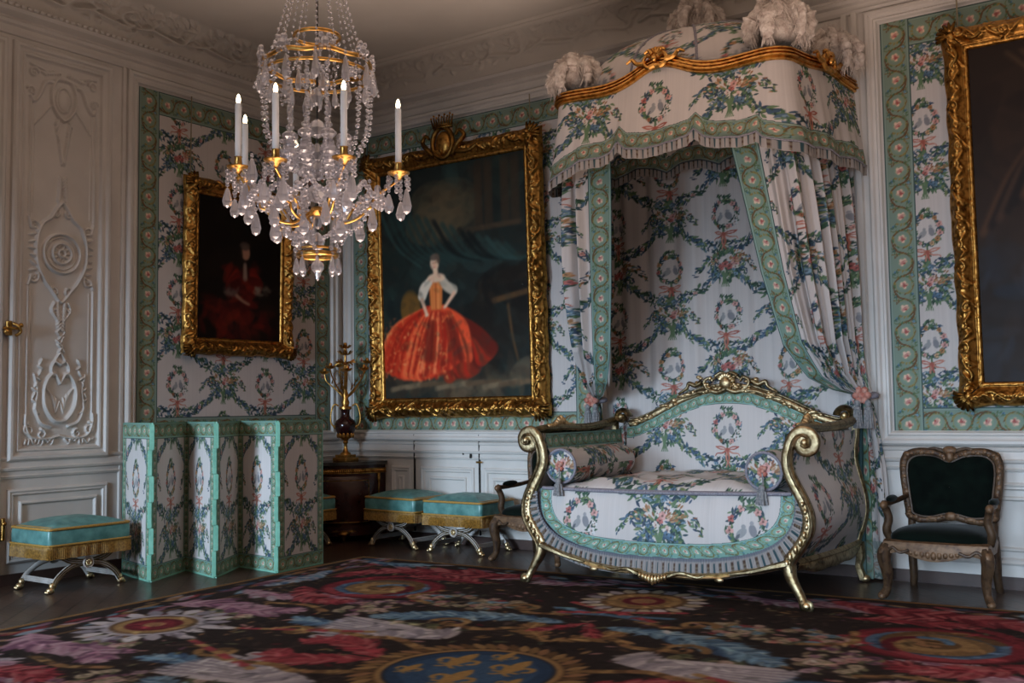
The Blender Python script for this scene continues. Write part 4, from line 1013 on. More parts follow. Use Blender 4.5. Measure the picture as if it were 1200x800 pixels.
# ------------------------------------------------------------------ armchairs
def make_armchair(label, loc, rz, group=None):
    t = thing('armchair', label, 'armchair', loc, rz, group); W = M['wood_chair']
    lean = lambda z: .235 + .10 * max(0, (z - .45))
    # legs
    for sx in (-1, 1):
        mb = MB(); P = catmull([(sx * .315, -.285, .37), (sx * .335, -.315, .29), (sx * .318, -.30, .16), (sx * .325, -.305, .07), (sx * .350, -.335, .022)], 7)
        mb.tube(P, np.interp(np.linspace(0, 1, len(P)), [0, .2, .7, 1], [.044, .050, .028, .032]), 10, flute=4, fdepth=.15); mb.ball((sx * .352, -.34, .024), (.030, .030, .024), 8, 6); mb.ball((sx * .335, -.322, .32), (.036, .034, .045), 8, 6); mb.build('leg', W, t)
        mb = MB(); P = catmull([(sx * .275, .245, .40), (sx * .285, .255, .25), (sx * .285, .27, .10), (sx * .295, .295, .0)], 6); mb.tube(P, np.linspace(.036, .026, len(P)), 8); mb.build('leg', W, t)
    # seat rail with scalloped, carved apron
    mb = MB()
    outl = lambda s: .35 - .022 * math.cos(s * 4 * PI) * 0 - .050 * math.exp(-((s - .5) / .13) ** 2) - .012 * math.cos(s * 6 * PI)
    G = np.zeros((41, 5, 3))
    for i, s in enumerate(np.linspace(0, 1, 41)):
        x = -.34 + .68 * s; y = -.305 - .03 * math.sin(PI * s)
        for j, (dy, z) in enumerate(((.03, outl(s) - .03), (-.008, outl(s) - .032), (-.016, .365), (-.004, .40), (.04, .41))): G[i, j] = (x, y + dy, z)
    mb.grid(G)
    for sx in (-1, 1):
        G = np.array([[(sx * (x + dx), y, z) for dx, z in ((-.03, .325), (.008, .325), (.014, .365), (.004, .40), (-.04, .41))] for x, y in ((.335, -.31), (.33, 0), (.29, .25))]); mb.grid(G)
    mb.box((0, .245, .365), (.58, .04, .09), bevel=.008)
    for k in range(9):
        s = (k - 4) / 4; mb.ball((s * .15, -.345 + .012 * abs(s), .335 - .015 * (1 - abs(s))), (.020, .014, .030 - .012 * abs(s)), 8, 6)
    for sx in (-1, 1): mb.tube(catmull([(sx * .16, -.34, .35), (sx * .22, -.338, .33), (sx * .27, -.33, .36), (sx * .31, -.325, .33)], 6), .011, 7)
    mb.build('seat_rail', W, t)
    # domed seat
    rings = []
    base = []
    for k in range(64):
        a = k * 2 * PI / 64; c_, s_ = math.cos(a), math.sin(a); q = (abs(c_) ** 5 + abs(s_) ** 5) ** (-1 / 5)
        base.append((.315 * c_ * q * (1 - .06 * (s_ * q > 0) * s_ * q), -.02 + .275 * s_ * q))
    base = np.array(base); cen = np.array((0, -.02))
    for f, z in ((1, .395), (1.03, .42), (1.0, .445), (.9, .468), (.7, .487), (.45, .497), (.2, .50), (.01, .501)):
        rings.append(np.c_[cen + (base - cen) * f, np.full(64, z)])
    mb = MB(); mb.grid(np.array(rings).transpose(1, 0, 2), cu=True); mb.build('seat', M['velvet'], t)
    # back: cartouche-shaped carved frame
    pts = [(.0, .925), (.10, .965), (.22, .97), (.285, .93), (.30, .85), (.285, .70), (.27, .60), (.255, .545), (.15, .525), (0, .555)]
    loop = pts + [(-x, z) for x, z in pts[1:-1]][::-1]
    Lp = catmull(loop, 6, closed=True); P = np.array([(x, lean(z), z) for x, z in Lp])
    inset = np.array([(x * .97, lean(z) - .028, z) for x, z in Lp])
    mb = MB(); outp = np.array([(x * 1.09, lean(z), .745 + (z - .745) * 1.10) for x, z in Lp])
    mb.tube(outp, .034, 12, closed=True, ry=.036, flute=3, fdepth=.14); mb.tube(np.array([(x * 1.005, lean(z) - .024, z) for x, z in Lp]), .010, 6, closed=True); mb.tube(np.array([(x * 1.155, lean(z) - .01, .745 + (z - .745) * 1.17) for x, z in Lp]), .011, 6, closed=True)
    for sx in (-1, 1): mb.tube(catmull([(sx * .27, lean(.56) + .005, .56), (sx * .28, .25, .48), (sx * .275, .25, .40)], 6), .028, 8)
    mb.ball((0, lean(1.0) - .02, 1.005), (.055, .028, .035), 12, 8); mb.ball((0, lean(.95) - .03, .965), (.032, .024, .045), 10, 8)
    for sx in (-1, 1):
        mb.tube(catmull([(sx * .04, lean(1) - .02, 1.0), (sx * .11, lean(1) - .02, 1.02), (sx * .19, lean(1) - .015, 1.005)], 6), np.linspace(.018, .008, 13), 7)
        mb.ball((sx * .305, lean(.95), .965), (.036, .022, .036), 8, 6); mb.tube(catmull([(sx * .33, lean(.93), .93), (sx * .335, lean(.85), .83), (sx * .315, lean(.75), .72)], 6), np.linspace(.016, .008, 13), 7)
        mb.ball((sx * .13, lean(.53) - .02, .515), (.05, .02, .022), 8, 6)
    mb.ball((0, lean(.53) - .02, .535), (.05, .024, .035), 10, 6)
    rc = random.Random(2)
    for k in range(0, len(outp), 2): p_ = outp[k]; mb.ball((p_[0] + rc.uniform(-.008, .008), p_[1] - .026, p_[2] + rc.uniform(-.008, .008)), (rc.uniform(.012, .026), .012, rc.uniform(.012, .026)), 6, 4)
    mb.build('back_frame', W, t)
    rings = []
    for f, d in ((1, -.012), (.96, -.032), (.85, -.044), (.6, -.052), (.3, -.055), (.01, -.056)): rings.append(np.array([(x * f, lean(.745 + (z - .745) * f) + d, .745 + (z - .745) * f) for x, z in Lp]))
    mb = MB(); mb.grid(np.array(rings).transpose(1, 0, 2), cu=True); mb.build('backrest', M['velvet'], t)
    mb = MB(); mb.grid(np.array([np.array([(x * f, lean(z) + .012, .745 + (z - .745) * f) for x, z in Lp]) for f in (1.05, .5, .01)]).transpose(1, 0, 2), cu=True); mb.build('back_lining', M['lining'], t)
    for sx in (-1, 1):
        mb = MB(); mb.tube(catmull([(sx * .325, -.16, .395), (sx * .345, -.19, .46), (sx * .325, -.20, .54), (sx * .335, -.215, .60), (sx * .345, -.235, .635), (sx * .345, -.215, .655)], 7), np.linspace(.031, .025, 36), 9)
        mb.tube(catmull([(sx * .345, -.225, .645), (sx * .345, -.10, .645), (sx * .325, .08, .655), (sx * .30, lean(.68), .675)], 7), np.linspace(.021, .018, 22), 9); mb.ball((sx * .346, -.235, .64), (.030, .036, .030), 10, 6); ar = mb.build('armrest', W, t)
        mb = MB(); mb.ball((sx * .340, -.05, .672), (.030, .115, .026), 14, 8); mb.build('arm_pad', M['velvet'], ar)
    return t
ac = make_armchair('dark green velvet armchair with worn gilt frame at the right, under the cut-off painting', (6.37, -.50, 0), 0, 'green velvet armchairs beside the bed')
dup(ac, (2.95, -.44, 0), 0, 'dark green velvet armchair half hidden behind the left end of the day bed', 'green velvet armchairs beside the bed')
# ------------------------------------------------------------------ day bed
BX, BO = 4.63, (4.63, -.85, 0)
bed = thing('day_bed', 'wide gilded day bed upholstered in floral silk, standing under the canopy', 'bed', BO)
PZ = [(.985, .25), (.99, .32), (1.06, .42), (1.115, .52), (1.12, .62), (1.085, .72), (1.02, .84), (.985, .93), (.985, 1.02), (1.01, 1.10)]
_pz = catmull(PZ, 6)
def post_off(z): return np.interp(z, _pz[:, 1], _pz[:, 0])
VOL = [(1.005, 1.09), (1.035, 1.145), (1.085, 1.178), (1.14, 1.165), (1.168, 1.12), (1.155, 1.072), (1.115, 1.058), (1.085, 1.082), (1.09, 1.118), (1.118, 1.130), (1.135, 1.112), (1.12, 1.097)]
for s in (-1, 1):
    P = np.vstack([catmull(PZ, 6)[:-1], catmull(VOL, 6)]); n = len(P)
    path = np.c_[BX + s * P[:, 0], np.full(n, -1.50), P[:, 1]]; path[:, 1] -= np.interp(P[:, 1], [.2, .5, .9, 1.2], [.03, .02, 0, .01])
    wr = np.interp(np.arange(n), [0, 20, 54, 75, n - 1], [.036, .036, .030, .025, .013]); wy = np.interp(np.arange(n), [0, 54, 75, n - 1], [.048, .044, .052, .068])
    mb = MB(); mb.tube(path, wy, 16, ry=wr, up=(s * 1.0, 0, .2) if False else None, flute=4, fdepth=.16)
    for dy in (-.040, .026):      # raised fillets on the edges of the scroll
        q = path.copy(); q[:, 1] += dy; tg = np.gradient(path, axis=0); tg /= np.linalg.norm(tg, axis=1, keepdims=True)
        q[:, 0] += -tg[:, 2] * s * wr * .75 * -1; q[:, 2] += tg[:, 0] * s * wr * .75 * -1; mb.tube(q, np.linspace(.012, .007, n), 6)
    mb.ball((BX + s * 1.118, -1.545, 1.108), (.024, .022, .024), 10, 6); mb.ball((BX + s * 1.118, -1.50, 1.108), (.026, .065, .026), 10, 6)
    for k in range(9):           # acanthus on the knee and waist
        z = .30 + .05 * k; mb.ball((BX + s * (post_off(z) - .004), -1.562 + .02 * (k > 4), z), (.016, .016, .034 - .002 * k), 8, 5)
    mb.build('front_post', M['gold_bed'], bed, BO)
    mb = MB(); L = catmull([(.985, .29, -1.53), (1.0, .22, -1.545), (1.035, .155, -1.555), (1.07, .095, -1.56), (1.095, .045, -1.575)], 7)
    mb.tube(np.c_[BX + s * L[:, 0], L[:, 2], L[:, 1]], np.interp(np.linspace(0, 1, len(L)), [0, .5, .85, 1], [.052, .034, .030, .034]), 12, flute=4, fdepth=.14)
    R = 0; sp = np.array([(BX + s * (1.118 + (.030 * (1 - t)) * math.cos(t * 8 + 2.2)), -1.585, .045 + (.030 * (1 - t)) * math.sin(t * 8 + 2.2)) for t in np.linspace(0, .9, 24)])
    mb.tube(sp, .012, 6, ry=.030); mb.ball((BX + s * 1.112, -1.58, .044), (.036, .036, .03), 10, 6); mb.build('leg', M['gold_bed'], bed, BO)
    mb = MB(); L = catmull([(1.05, .30, -.22), (1.065, .2, -.22), (1.05, .12, -.22), (1.08, .02, -.22)], 7)
    mb.tube(np.c_[BX + s * L[:, 0], L[:, 2], L[:, 1]], np.interp(np.linspace(0, 1, len(L)), [0, .6, 1], [.05, .032, .034]), 10, flute=4, fdepth=.14); mb.ball((BX + s * 1.095, -.22, .03), (.038, .034, .03), 10, 6); mb.build('leg', M['gold_bed'], bed, BO)
    # rear post, gentler than the front one
    mb = MB(); P2 = np.array([(1.0 + (post_off(z) - 1.03) * .5 + .06, z) for z in np.linspace(.27, 1.1, 30)]); P2 = np.vstack([P2, [(1.06, 1.17), (1.06, 1.24)]])
    mb.tube(np.c_[BX + s * P2[:, 0], np.full(len(P2), -.21), P2[:, 1]], .036, 10, flute=4, fdepth=.15)
    sp = np.array([(BX + s * (.985 + .07 * (1 - t) * math.cos(PI - t * 9)), -.165, 1.27 + .07 * (1 - t) * math.sin(PI - t * 9)) for t in np.linspace(0, .92, 40)]); sp[:, 1] -= .05; mb.tube(sp, np.linspace(.026, .014, 40), 8, ry=np.linspace(.05, .04, 40))
    mb.ball((BX + s * .985, -.24, 1.27), .024, 8, 6); mb.build('rear_post', M['gold_bed'], bed, BO)
    # bombe side panel
    nz, ny = 130, 260; zz = np.linspace(.30, 1.16, nz); yy = np.linspace(-1.485, -.20, ny); Y, Z = np.meshgrid(yy, zz, indexing='ij'); f = (Y + 1.485) / 1.285
    off = post_off(Z) * (1 - f) + (1.0 + (post_off(Z) - 1.03) * .5 + .06) * f + .035 * np.sin(PI * f) * np.sin(PI * np.clip((Z - .3) / .86, 0, 1))
    th = .045
    o_ = np.stack([BX + s * (off + .012), Y, Z], -1); i_ = np.stack([BX + s * (off - th), Y, Z], -1)
    c_o = floral((Y + .62) * .9 + .265, Z * .9 + .02)
    c_i = floral((Y + .62) * .9 + .6, Z * .9 - .2); dt = 1.16 - Z; k = dt < .12; c_i[k] = border(Y, dt, .12 / BW, AQUA)[k]
    multi_paint('side_panel', [(o_, c_o), (i_[::-1], c_i[::-1])], M['silk_bed'], bed, BO)
    # carved arm rail from the scroll back to the rear corner
    mb = MB(); L = catmull([(1.07, -1.48, 1.175), (1.035, -1.36, 1.195), (1.02, -1.15, 1.20), (1.02, -.85, 1.19), (1.045, -.5, 1.205), (1.06, -.32, 1.225), (1.06, -.19, 1.245)], 8)
    pth = np.c_[BX + s * L[:, 0], L[:, 1], L[:, 2]]; mb.tube(pth, .034, 12, ry=.040, flute=3, fdepth=.15)
    q = pth.copy(); q[:, 0] += s * .030; mb.tube(q, .012, 6); q = pth.copy(); q[:, 0] -= s * .030; mb.tube(q, .012, 6)
    for k in range(13):
        y = -1.18 + .030 * (k - 6) * 1.0; mb.ball((BX + s * (1.02), y, 1.215 + .045 * math.exp(-((k - 6) / 2.2) ** 2)), (.030, .022, .022 + .02 * math.exp(-((k - 6) / 2.2) ** 2)), 8, 6)
    mb.build('arm_rail', M['gold_bed'], bed, BO)
    mb = MB(); n = 40; G = np.zeros((n, 6, 3))
    for i, t in enumerate(np.linspace(0, 1, n)):
        y = -1.47 + 1.26 * t; x = 1.0 + .035 * math.sin(PI * t) + .05 * t; zb = .235 + .022 * math.cos(t * 4 * PI) - .045 * math.exp(-((t - .5) / .12) ** 2)
        for j, (dx, z) in enumerate(((-.02, zb), (.02, zb - .004), (.032, zb + .03), (.024, .285), (.036, .30), (.01, .325))): G[i, j] = (BX + s * (x + dx), y, z)
    mb.grid(G, flip=s > 0)
    for k in range(11): mb.ball((BX + s * (1.065), -.80 + .04 * (k - 5), .245 - .02 * math.exp(-((k - 5) / 2.5) ** 2)), (.014, .022, .026), 8, 5)
    for s2 in (-1, 1): mb.tube(catmull([(BX + s * 1.06, -.8 + s2 * .24, .25), (BX + s * 1.055, -.8 + s2 * .36, .27), (BX + s * 1.045, -.8 + s2 * .48, .245), (BX + s * 1.04, -.8 + s2 * .56, .265)], 6), np.linspace(.018, .008, 19), 7)
    mb.build('side_rail', M['gold_bed'], bed, BO)
def apron_z(x):
    a = np.abs(np.asarray(x, float)); return np.interp(a, [0, .06, .12, .30, .50, .66, .80, .92, 1.0], [.125, .128, .150, .148, .165, .200, .228, .262, .31])
xs_ = np.linspace(-.99, .99, 120)
mb = MB(); G = np.zeros((120, 6, 3))
for j, (dy, dz) in enumerate(((.05, .0), (-.005, -.004), (-.030, .010), (-.022, .022), (-.034, .034), (.02, .046))):
    G[:, j, 0] = BX + xs_; G[:, j, 1] = -1.53 + dy - .035 * np.cos(xs_ * PI / 2); G[:, j, 2] = apron_z(xs_) + dz
mb.grid(G)
for x in np.linspace(-.10, .10, 9): mb.ball((BX + x, -1.60, .150 - .028 * (1 - abs(x) / .1)), (.016, .018, .036 - .16 * abs(x)), 8, 6)
for s in (-1, 1):
    mb.tube(catmull([(BX + s * .12, -1.59, .155), (BX + s * .22, -1.59, .185), (BX + s * .34, -1.585, .165), (BX + s * .40, -1.58, .185)], 6), np.linspace(.017, .007, 19), 7)
    mb.tube(catmull([(BX + s * .98, -1.55, .30), (BX + s * .88, -1.57, .275), (BX + s * .74, -1.575, .235), (BX + s * .58, -1.58, .205)], 6), np.linspace(.030, .008, 19), 7)
    mb.ball((BX + s * .5, -1.578, .16), (.035, .014, .018), 8, 5)
mb.build('front_apron', M['gold_bed'], bed, BO)
# hanging front: floral silk, aqua rose border sweeping round in a U, tassel fringe
def skirt_top(x): return .742 - .014 * np.cos(x * PI / 2 * 1.05) + .012 * x
AX, BZ, NE = 1.035, .462, 3.0
def uf(x, dz):
    a, bq = np.abs(x) / AX, np.maximum(dz, 0) / BZ; f = (a ** NE + bq ** NE) ** (1 / NE) + 1e-9
    g = np.hypot((a / f) ** (NE - 1) / AX, (bq / f) ** (NE - 1) / BZ); return f, (1 - f) / np.maximum(g, .2)
th_ = np.linspace(0, PI, 241)
cx_ = -np.sign(np.cos(th_)) * AX * np.abs(np.cos(th_)) ** (2 / NE); cz_ = BZ * np.abs(np.sin(th_)) ** (2 / NE); cs_ = np.r_[0, np.cumsum(np.hypot(np.diff(cx_), np.diff(cz_)))]
ux = np.linspace(-1, 1, 480); vv = np.linspace(0, 1, 150); U, V = np.meshgrid(ux, vv[::-1], indexing='ij')
x0 = U * 1.05; zt = skirt_top(x0); zb = apron_z(x0 * .96) + .03; Z = zt * (1 - V) + zb * V
hx_ = np.minimum(post_off(Z) - .015, 1.09); X = U * hx_
belly = .055 * np.sin(np.clip(V, 0, 1) * PI * .85) ** .8 * (1 - np.abs(U) ** 4)
Yk = -1.475 - belly - .004 * np.sin(X * 31 + 3 * V) * (1 - .5 * V)
_, dd_ = uf(X, zt - Z)
col = floral(X * .80 + .265 + .53 - .53 - .02, (Z - .52) * .82 + .63)
ang = np.interp(np.arctan2(np.maximum(zt - Z, 0) / BZ, -X / AX), np.linspace(0, PI, 241), np.interp(np.linspace(0, PI, 241), np.arctan2(cz_ / BZ, -cx_ / AX * -1 * -1), cs_))
k = (dd_ < .115) & (dd_ >= -.002); col[k] = border(ang, np.clip(dd_, 0, .115), .115 / BW, (.98, 1.12, 1.16))[k]
k = dd_ < -.002; col[k] = (.50, .49, .52)
k = np.abs(dd_ - .004) < .006; col[k] = (.40, .42, .48)
paint_grid('front_drape', np.stack([BX + X, Yk, Z], -1), col, M['silk_bed'], bed, BO)
nS = 620; ss = np.linspace(.02, cs_[-1] - .02, nS); fx = np.interp(ss, cs_, cx_); fz = np.interp(ss, cs_, cz_)
tx_, tz_ = np.gradient(fx), np.gradient(fz); q = np.hypot(tx_, tz_); nxx, nzz = -tz_ / q * -1, tx_ / q
nxx, nzz = np.where(fx * nxx < 0, -nxx, nxx), np.abs(nzz)
tt = np.linspace(0, 1, 12); S_, T_ = np.meshgrid(ss, tt, indexing='ij')
ln = np.interp(np.abs(fx), [0, .5, .9, 1.04], [.125, .135, .13, .06])[:, None]
FX = fx[:, None] + nxx[:, None] * (T_ - .06) * ln; FZ = skirt_top(fx)[:, None] - fz[:, None] - nzz[:, None] * (T_ - .06) * ln
FX = np.clip(FX, -post_off(FZ) + .01, post_off(FZ) - .01)
FY = -1.52 - .03 * np.cos(FX * PI / 2) - .02 * T_ - .006 * np.sin(S_ * 2 * PI / .0215)
paint_grid('fringe', np.stack([BX + FX, FY, FZ], -1)[:, ::-1], fringe_col(S_, T_)[:, ::-1], M['fringe'], bed, BO)
mb = MB(); xx = np.linspace(-1.0, 1.0, 60); mb.tube(np.c_[BX + xx, np.full(60, -1.487), skirt_top(xx) + .004], .014, 8); mb.build('front_braid', M['trim_grey'], bed, BO)
# back: arched panel and carved crest
def arch(x):
    a = np.abs(np.asarray(x, float)); return np.interp(a, [0, .10, .22, .40, .55, .68, .80, .90, 1.0], [1.545, 1.54, 1.525, 1.465, 1.40, 1.335, 1.285, 1.255, 1.25])
ux = np.linspace(-.95, .95, 400); vv = np.linspace(0, 1, 150); U, V = np.meshgrid(ux, vv, indexing='ij'); top = arch(U) - .07; Z = .66 + (top - .66) * V
col = floral(U * .92 + .795, (Z - 1.17) * .95 + .63)
dt = top - Z; k = dt < .10; sl = np.interp(U, ux, np.r_[0, np.cumsum(np.hypot(np.diff(ux), np.diff(arch(ux))))]); col[k] = border(sl, dt, .10 / BW, AQUA)[k]
paint_grid('backrest', np.stack([BX + U, -.19 - .025 * np.sin(V * PI), Z], -1), col, M['silk_bed'], bed, BO)
mb = MB(); xa = np.linspace(-.93, .93, 90); pth = np.c_[BX + xa, np.full(90, -.17), arch(xa) - .045]
mb.tube(pth, .036, 12, ry=.036, flute=3, fdepth=.18, up=(0, -1, 0)); q = pth.copy(); q[:, 2] += .032; mb.tube(q, .013, 6); q = pth.copy(); q[:, 2] -= .034; q[:, 1] -= .012; mb.tube(q, .010, 6)
r2 = random.Random(9)
for k in range(70):
    x = r2.uniform(-.9, .9); mb.ball((BX + x, -.205, float(arch(x)) - .045 + r2.uniform(-.02, .03)), (r2.uniform(.015, .04), .016, r2.uniform(.010, .018)), 7, 5)
mb.build('back_crest_rail', M['gold_bed'], bed, BO)
mb = MB()
for s in (-1, 1):
    for (p, w0) in (([(0, 1.50), (.08, 1.47), (.17, 1.50), (.20, 1.56), (.15, 1.59), (.12, 1.56)], .026), ([(.10, 1.60), (.05, 1.63), (0, 1.62)], .020), ([(.22, 1.56), (.28, 1.53), (.34, 1.55), (.36, 1.51), (.44, 1.46)], .024), ([(.04, 1.57), (.08, 1.60), (.13, 1.57)], .018),
                    ([(.18, 1.48), (.26, 1.47), (.36, 1.44), (.48, 1.41)], .022)):
        L = catmull(p, 7); mb.tube(np.c_[BX + s * L[:, 0], np.full(len(L), -.20), L[:, 1]], np.linspace(w0, w0 * .45, len(L)), 8)
    for k in range(9): mb.ball((BX + s * r2.uniform(.0, .30), -.205, r2.uniform(1.50, 1.60)), (r2.uniform(.014, .03), .02, r2.uniform(.012, .022)), 8, 5)
mb.ball((BX, -.22, 1.545), (.055, .03, .05), 12, 8)
for k in range(7): a = (k - 3) * .4; mb.ball((BX + .05 * math.sin(a), -.225, 1.565 + .045 * math.cos(a)), (.013, .014, .026), 6, 5, [[math.cos(a), 0, math.sin(a)], [0, 1, 0], [-math.sin(a), 0, math.cos(a)]])
mb.build('crest_carving', M['gold_bed'], bed, BO)
mb = MB(); mb.box((BX, -.80, .40), (1.86, 1.24, .24)); mb.build('seat_platform', M['lining'], bed, BO, smooth=False)
mb = MB(); G = np.array([[(BX + x, -.12, .30 + (float(arch(x)) - .40) * v) for v in (0, .5, 1)] for x in np.linspace(-.95, .95, 30)]); mb.grid(G, flip=True); mb.build('back_lining', M['lining'], bed, BO)
# mattress
mt = thing('mattress', 'plump floral silk mattress lying on the gilded day bed between the two bolsters', 'mattress', (BX, -.85, .52))
ux = np.linspace(-1, 1, 300); vv = np.linspace(0, 1, 200); U, V = np.meshgrid(ux, vv, indexing='ij')
Y = -1.475 + 1.24 * V; X = U * .965; ed = (1 - np.abs(U) ** 6) * np.clip(V * 9, 0, 1) ** .5
Z = .735 + .012 * U + .085 * ed * np.clip(1.15 - np.abs(U) ** 2 * .45, 0, 1) + .008 * np.sin(X * 9 + 4 * np.sin(Y * 5)) * ed + .006 * np.sin(X * 23 + Y * 17) * ed
col = floral(X * .85 + .3, Y * .7 + .1)
Xs, Ys, Zs = [np.concatenate([q[:, :1] * 0 + w, q], 1) for q, w in ((X, X[:, :1]), (Y, -1.472), (Z, .56))]
col = np.concatenate([col[:, :1], col], 1)
paint_grid('mattress_cover', np.stack([BX + Xs, Ys, Zs], -1), col, M['silk_bed'], mt, (BX, -.85, .52))
mb = MB(); mb.box((BX, -.85, .63), (1.86, 1.2, .2), bevel=.05); mb.build('mattress_core', M['lining'], mt, (BX, -.85, .52))
mb = MB(); xx = np.linspace(-.95, .95, 60); mb.tube(np.c_[BX + xx, np.full(60, -1.475), .752 - .012 * np.cos(xx * 1.5) + .012 * xx], .011, 8); mb.build('piping', M['trim_grey'], mt, (BX, -.85, .52))
# bolsters
def bolster(x, label, yaw):
    L, r = 1.05, .135; t = thing('bolster', label, 'bolster', (x, -1.46, .905), yaw, 'floral bolsters on the day bed')
    n, k = 200, 140; S, A = np.meshgrid(np.linspace(0, 1, n), np.linspace(0, 2 * PI, k), indexing='ij')
    R = r * np.clip(1 - ((np.abs(S - .5) * 2) ** 14) * .10, 0, 1) * (1 + .05 * np.sin(PI * S))
    P = np.stack([R * np.cos(A), S * L, R * np.sin(A)], -1)
    paint_grid('bolster_cover', P, floral(A * r * .85 + .1, S * L * .8 + .3), M['silk_bed'], t)
    rr_ = np.linspace(.001, r * .93, 40); Q, A = np.meshgrid(rr_, np.linspace(0, 2 * PI, 120), indexing='ij')
    col = TILE.sample(.265 + Q * np.cos(A) * .8, .63 + Q * np.sin(A) * .8 + .02); col[Q > r * .86] = (.45, .47, .50)
    P = np.stack([Q * np.cos(A), -.012 * (1 - (Q / r) ** 2), Q * np.sin(A)], -1); paint_grid('bolster_end', P, col, M['silk_bed'], t)
    mb = MB(); mb.tube(np.array([(r * .95 * math.cos(a), 0, r * .95 * math.sin(a)) for a in np.linspace(0, 2 * PI, 49)[:-1]]), .011, 8, closed=True); mb.build('piping', M['trim_grey'], t)
    mb = MB()
    for k in range(7): a = k * .9; mb.ball((.026 * math.cos(a) * (k > 0), -.024, .026 * math.sin(a) * (k > 0)), .016, 8, 6)
    ro_ = mb.build('rosette', M['rosebud'], t)
    mb = MB(); mb.tube(catmull([(0, -.03, -.01), (.01, -.045, -.07), (0, -.045, -.10)], 5), .006, 6)
    for k in range(6): a = k * PI / 3; mb.tube([(.020 * math.cos(a), -.045 + .020 * math.sin(a), -.135), (.036 * math.cos(a), -.05 + .03 * math.sin(a), -.225)], [.013, .012], 6)
    mb.ball((0, -.045, -.115), (.026, .024, .026), 10, 6); mb.tube([(0, -.045, -.13), (0, -.05, -.22)], [.024, .030], 10); mb.build('tassel', M['tassel'], t)
bolster(BX - .845, 'round floral bolster with tassel, at the left end of the day bed', .04)
bolster(BX + .80, 'round floral bolster with tassel, at the right end of the day bed', -.02)

# ------------------------------------------------------------------ canopy
CXM = 4.56
cn = thing('bed_canopy', 'domed bed canopy of floral silk with gilded cornice, scalloped valance and white plumes', 'canopy', (CXM, -.01, 3.1)); CO = (CXM, -.01, 3.1)
def plan_path(n=300, r=.14, ins=0.0, xr=5.545, xrw=5.69):
    xl, xlw = 2 * CXM - xr, 2 * CXM - xrw; y = -1.12 + ins
    pts = [(xlw + ins, -.02)]
    for k in range(8): a = PI + k / 7 * PI / 2; pts.append((xl + ins + r + r * math.cos(a), y + r + r * math.sin(a)))
    for k in range(8): a = -PI / 2 + k / 7 * PI / 2; pts.append((xr - ins - r + r * math.cos(a), y + r + r * math.sin(a)))
    pts.append((xrw - ins, -.02)); pts = np.array(pts); d = np.r_[0, np.cumsum(np.hypot(*np.diff(pts, axis=0).T))]
    s = np.linspace(0, d[-1], n); P = np.c_[np.interp(s, d, pts[:, 0]), np.interp(s, d, pts[:, 1])]
    T = np.gradient(P, axis=0); T /= np.linalg.norm(T, axis=1, keepdims=True)
    return s, P, np.c_[T[:, 1], -T[:, 0]]
def ctop(P):
    fr = np.clip((-P[:, 1] - .95) / .15, 0, 1); x = P[:, 0] - CXM
    side = (1 - fr) * (.035 * np.exp(-((P[:, 1] + .5) / .22) ** 2) - .02 * np.clip((P[:, 1] + .4) / .4, 0, 1))
    return 3.962 + fr * (.125 * np.exp(-(x / .24) ** 2) - .015 * np.exp(-((np.abs(x) - .52) / .2) ** 2)) + side
s, P, N = plan_path(320); zt = ctop(P)
PRF = [(-.02, .0), (.03, .006), (.052, -.006), (.054, -.016), (.036, -.022), (.036, -.028), (.058, -.034), (.060, -.044), (.042, -.050), (.042, -.056), (.066, -.062), (.066, -.072), (.046, -.078), (.050, -.092), (.03, -.102), (-.02, -.10)]
mb = MB(); G = np.zeros((len(P), len(PRF), 3))
for j, (o, dz) in enumerate(PRF): G[:, j, 0] = P[:, 0] + N[:, 0] * o; G[:, j, 1] = P[:, 1] + N[:, 1] * o; G[:, j, 2] = zt + dz
mb.grid(G, flip=True); mb.build('cornice', M['gold_canopy'], cn, CO)
def ornament(c, ax):
    mb = MB(); c = np.array(c, float); ax = np.array(ax, float); nn_ = np.array((-ax[1], ax[0], 0)) * -1
    for s_ in (-1, 1):
        for p in ([(.0, -.05), (.06, -.06), (.10, -.01), (.07, .04), (.03, .02)], [(.09, -.02), (.16, -.01), (.20, .03), (.25, .01)], [(.02, .04), (.05, .075), (.09, .06)]):
            L = catmull(p, 6); mb.tube(np.array([c + ax * s_ * a + (0, 0, z) + nn_ * .07 for a, z in L]), np.linspace(.022, .010, len(L)), 7)
    for k in range(7): a = (k - 3) * .42; mb.tube([c + nn_ * .07, c + ax * .07 * math.sin(a) + (0, 0, .02 + .075 * math.cos(a)) + nn_ * .055], [.012, .017], 6)
    mb.ball(c + nn_ * .085, (.03, .03, .03), 8, 6); mb.build('cornice_ornament', M['gold_canopy'], cn, CO)
ornament((CXM - .02, -1.12, 4.05), (1, 0, 0)); ornament((5.625, -.56, 3.955), (.13, .99, 0))
# scalloped valance
VB = np.array([(3.50, 3.15), (3.58, 3.13), (3.70, 3.19), (3.884, 3.25), (4.05, 3.255), (4.14, 3.275), (4.218, 3.355), (4.29, 3.285), (4.428, 3.265), (4.60, 3.275), (4.74, 3.285), (4.81, 3.30), (4.872, 3.352), (4.94, 3.285), (5.04, 3.25), (5.217, 3.225), (5.30, 3.235), (5.355, 3.252), (5.40, 3.20), (5.48, 3.16), (5.58, 3.135), (5.70, 3.12)])
def vbot(P):
    fr = np.clip((-P[:, 1] - .85) / .15, 0, 1); z = np.interp(P[:, 0], VB[:, 0], VB[:, 1])
    zs = 3.135 + .03 * np.abs(np.sin((P[:, 1] + .95) * PI / .42)); return z * fr + zs * (1 - fr)
s, P, N = plan_path(640); zt = ctop(P) - .095; zb = vbot(P); nv_ = 150
V = np.linspace(0, 1, nv_)[None, :]; FR = .085; ztop = zt[:, None]; zbf = (zb + FR)[:, None]
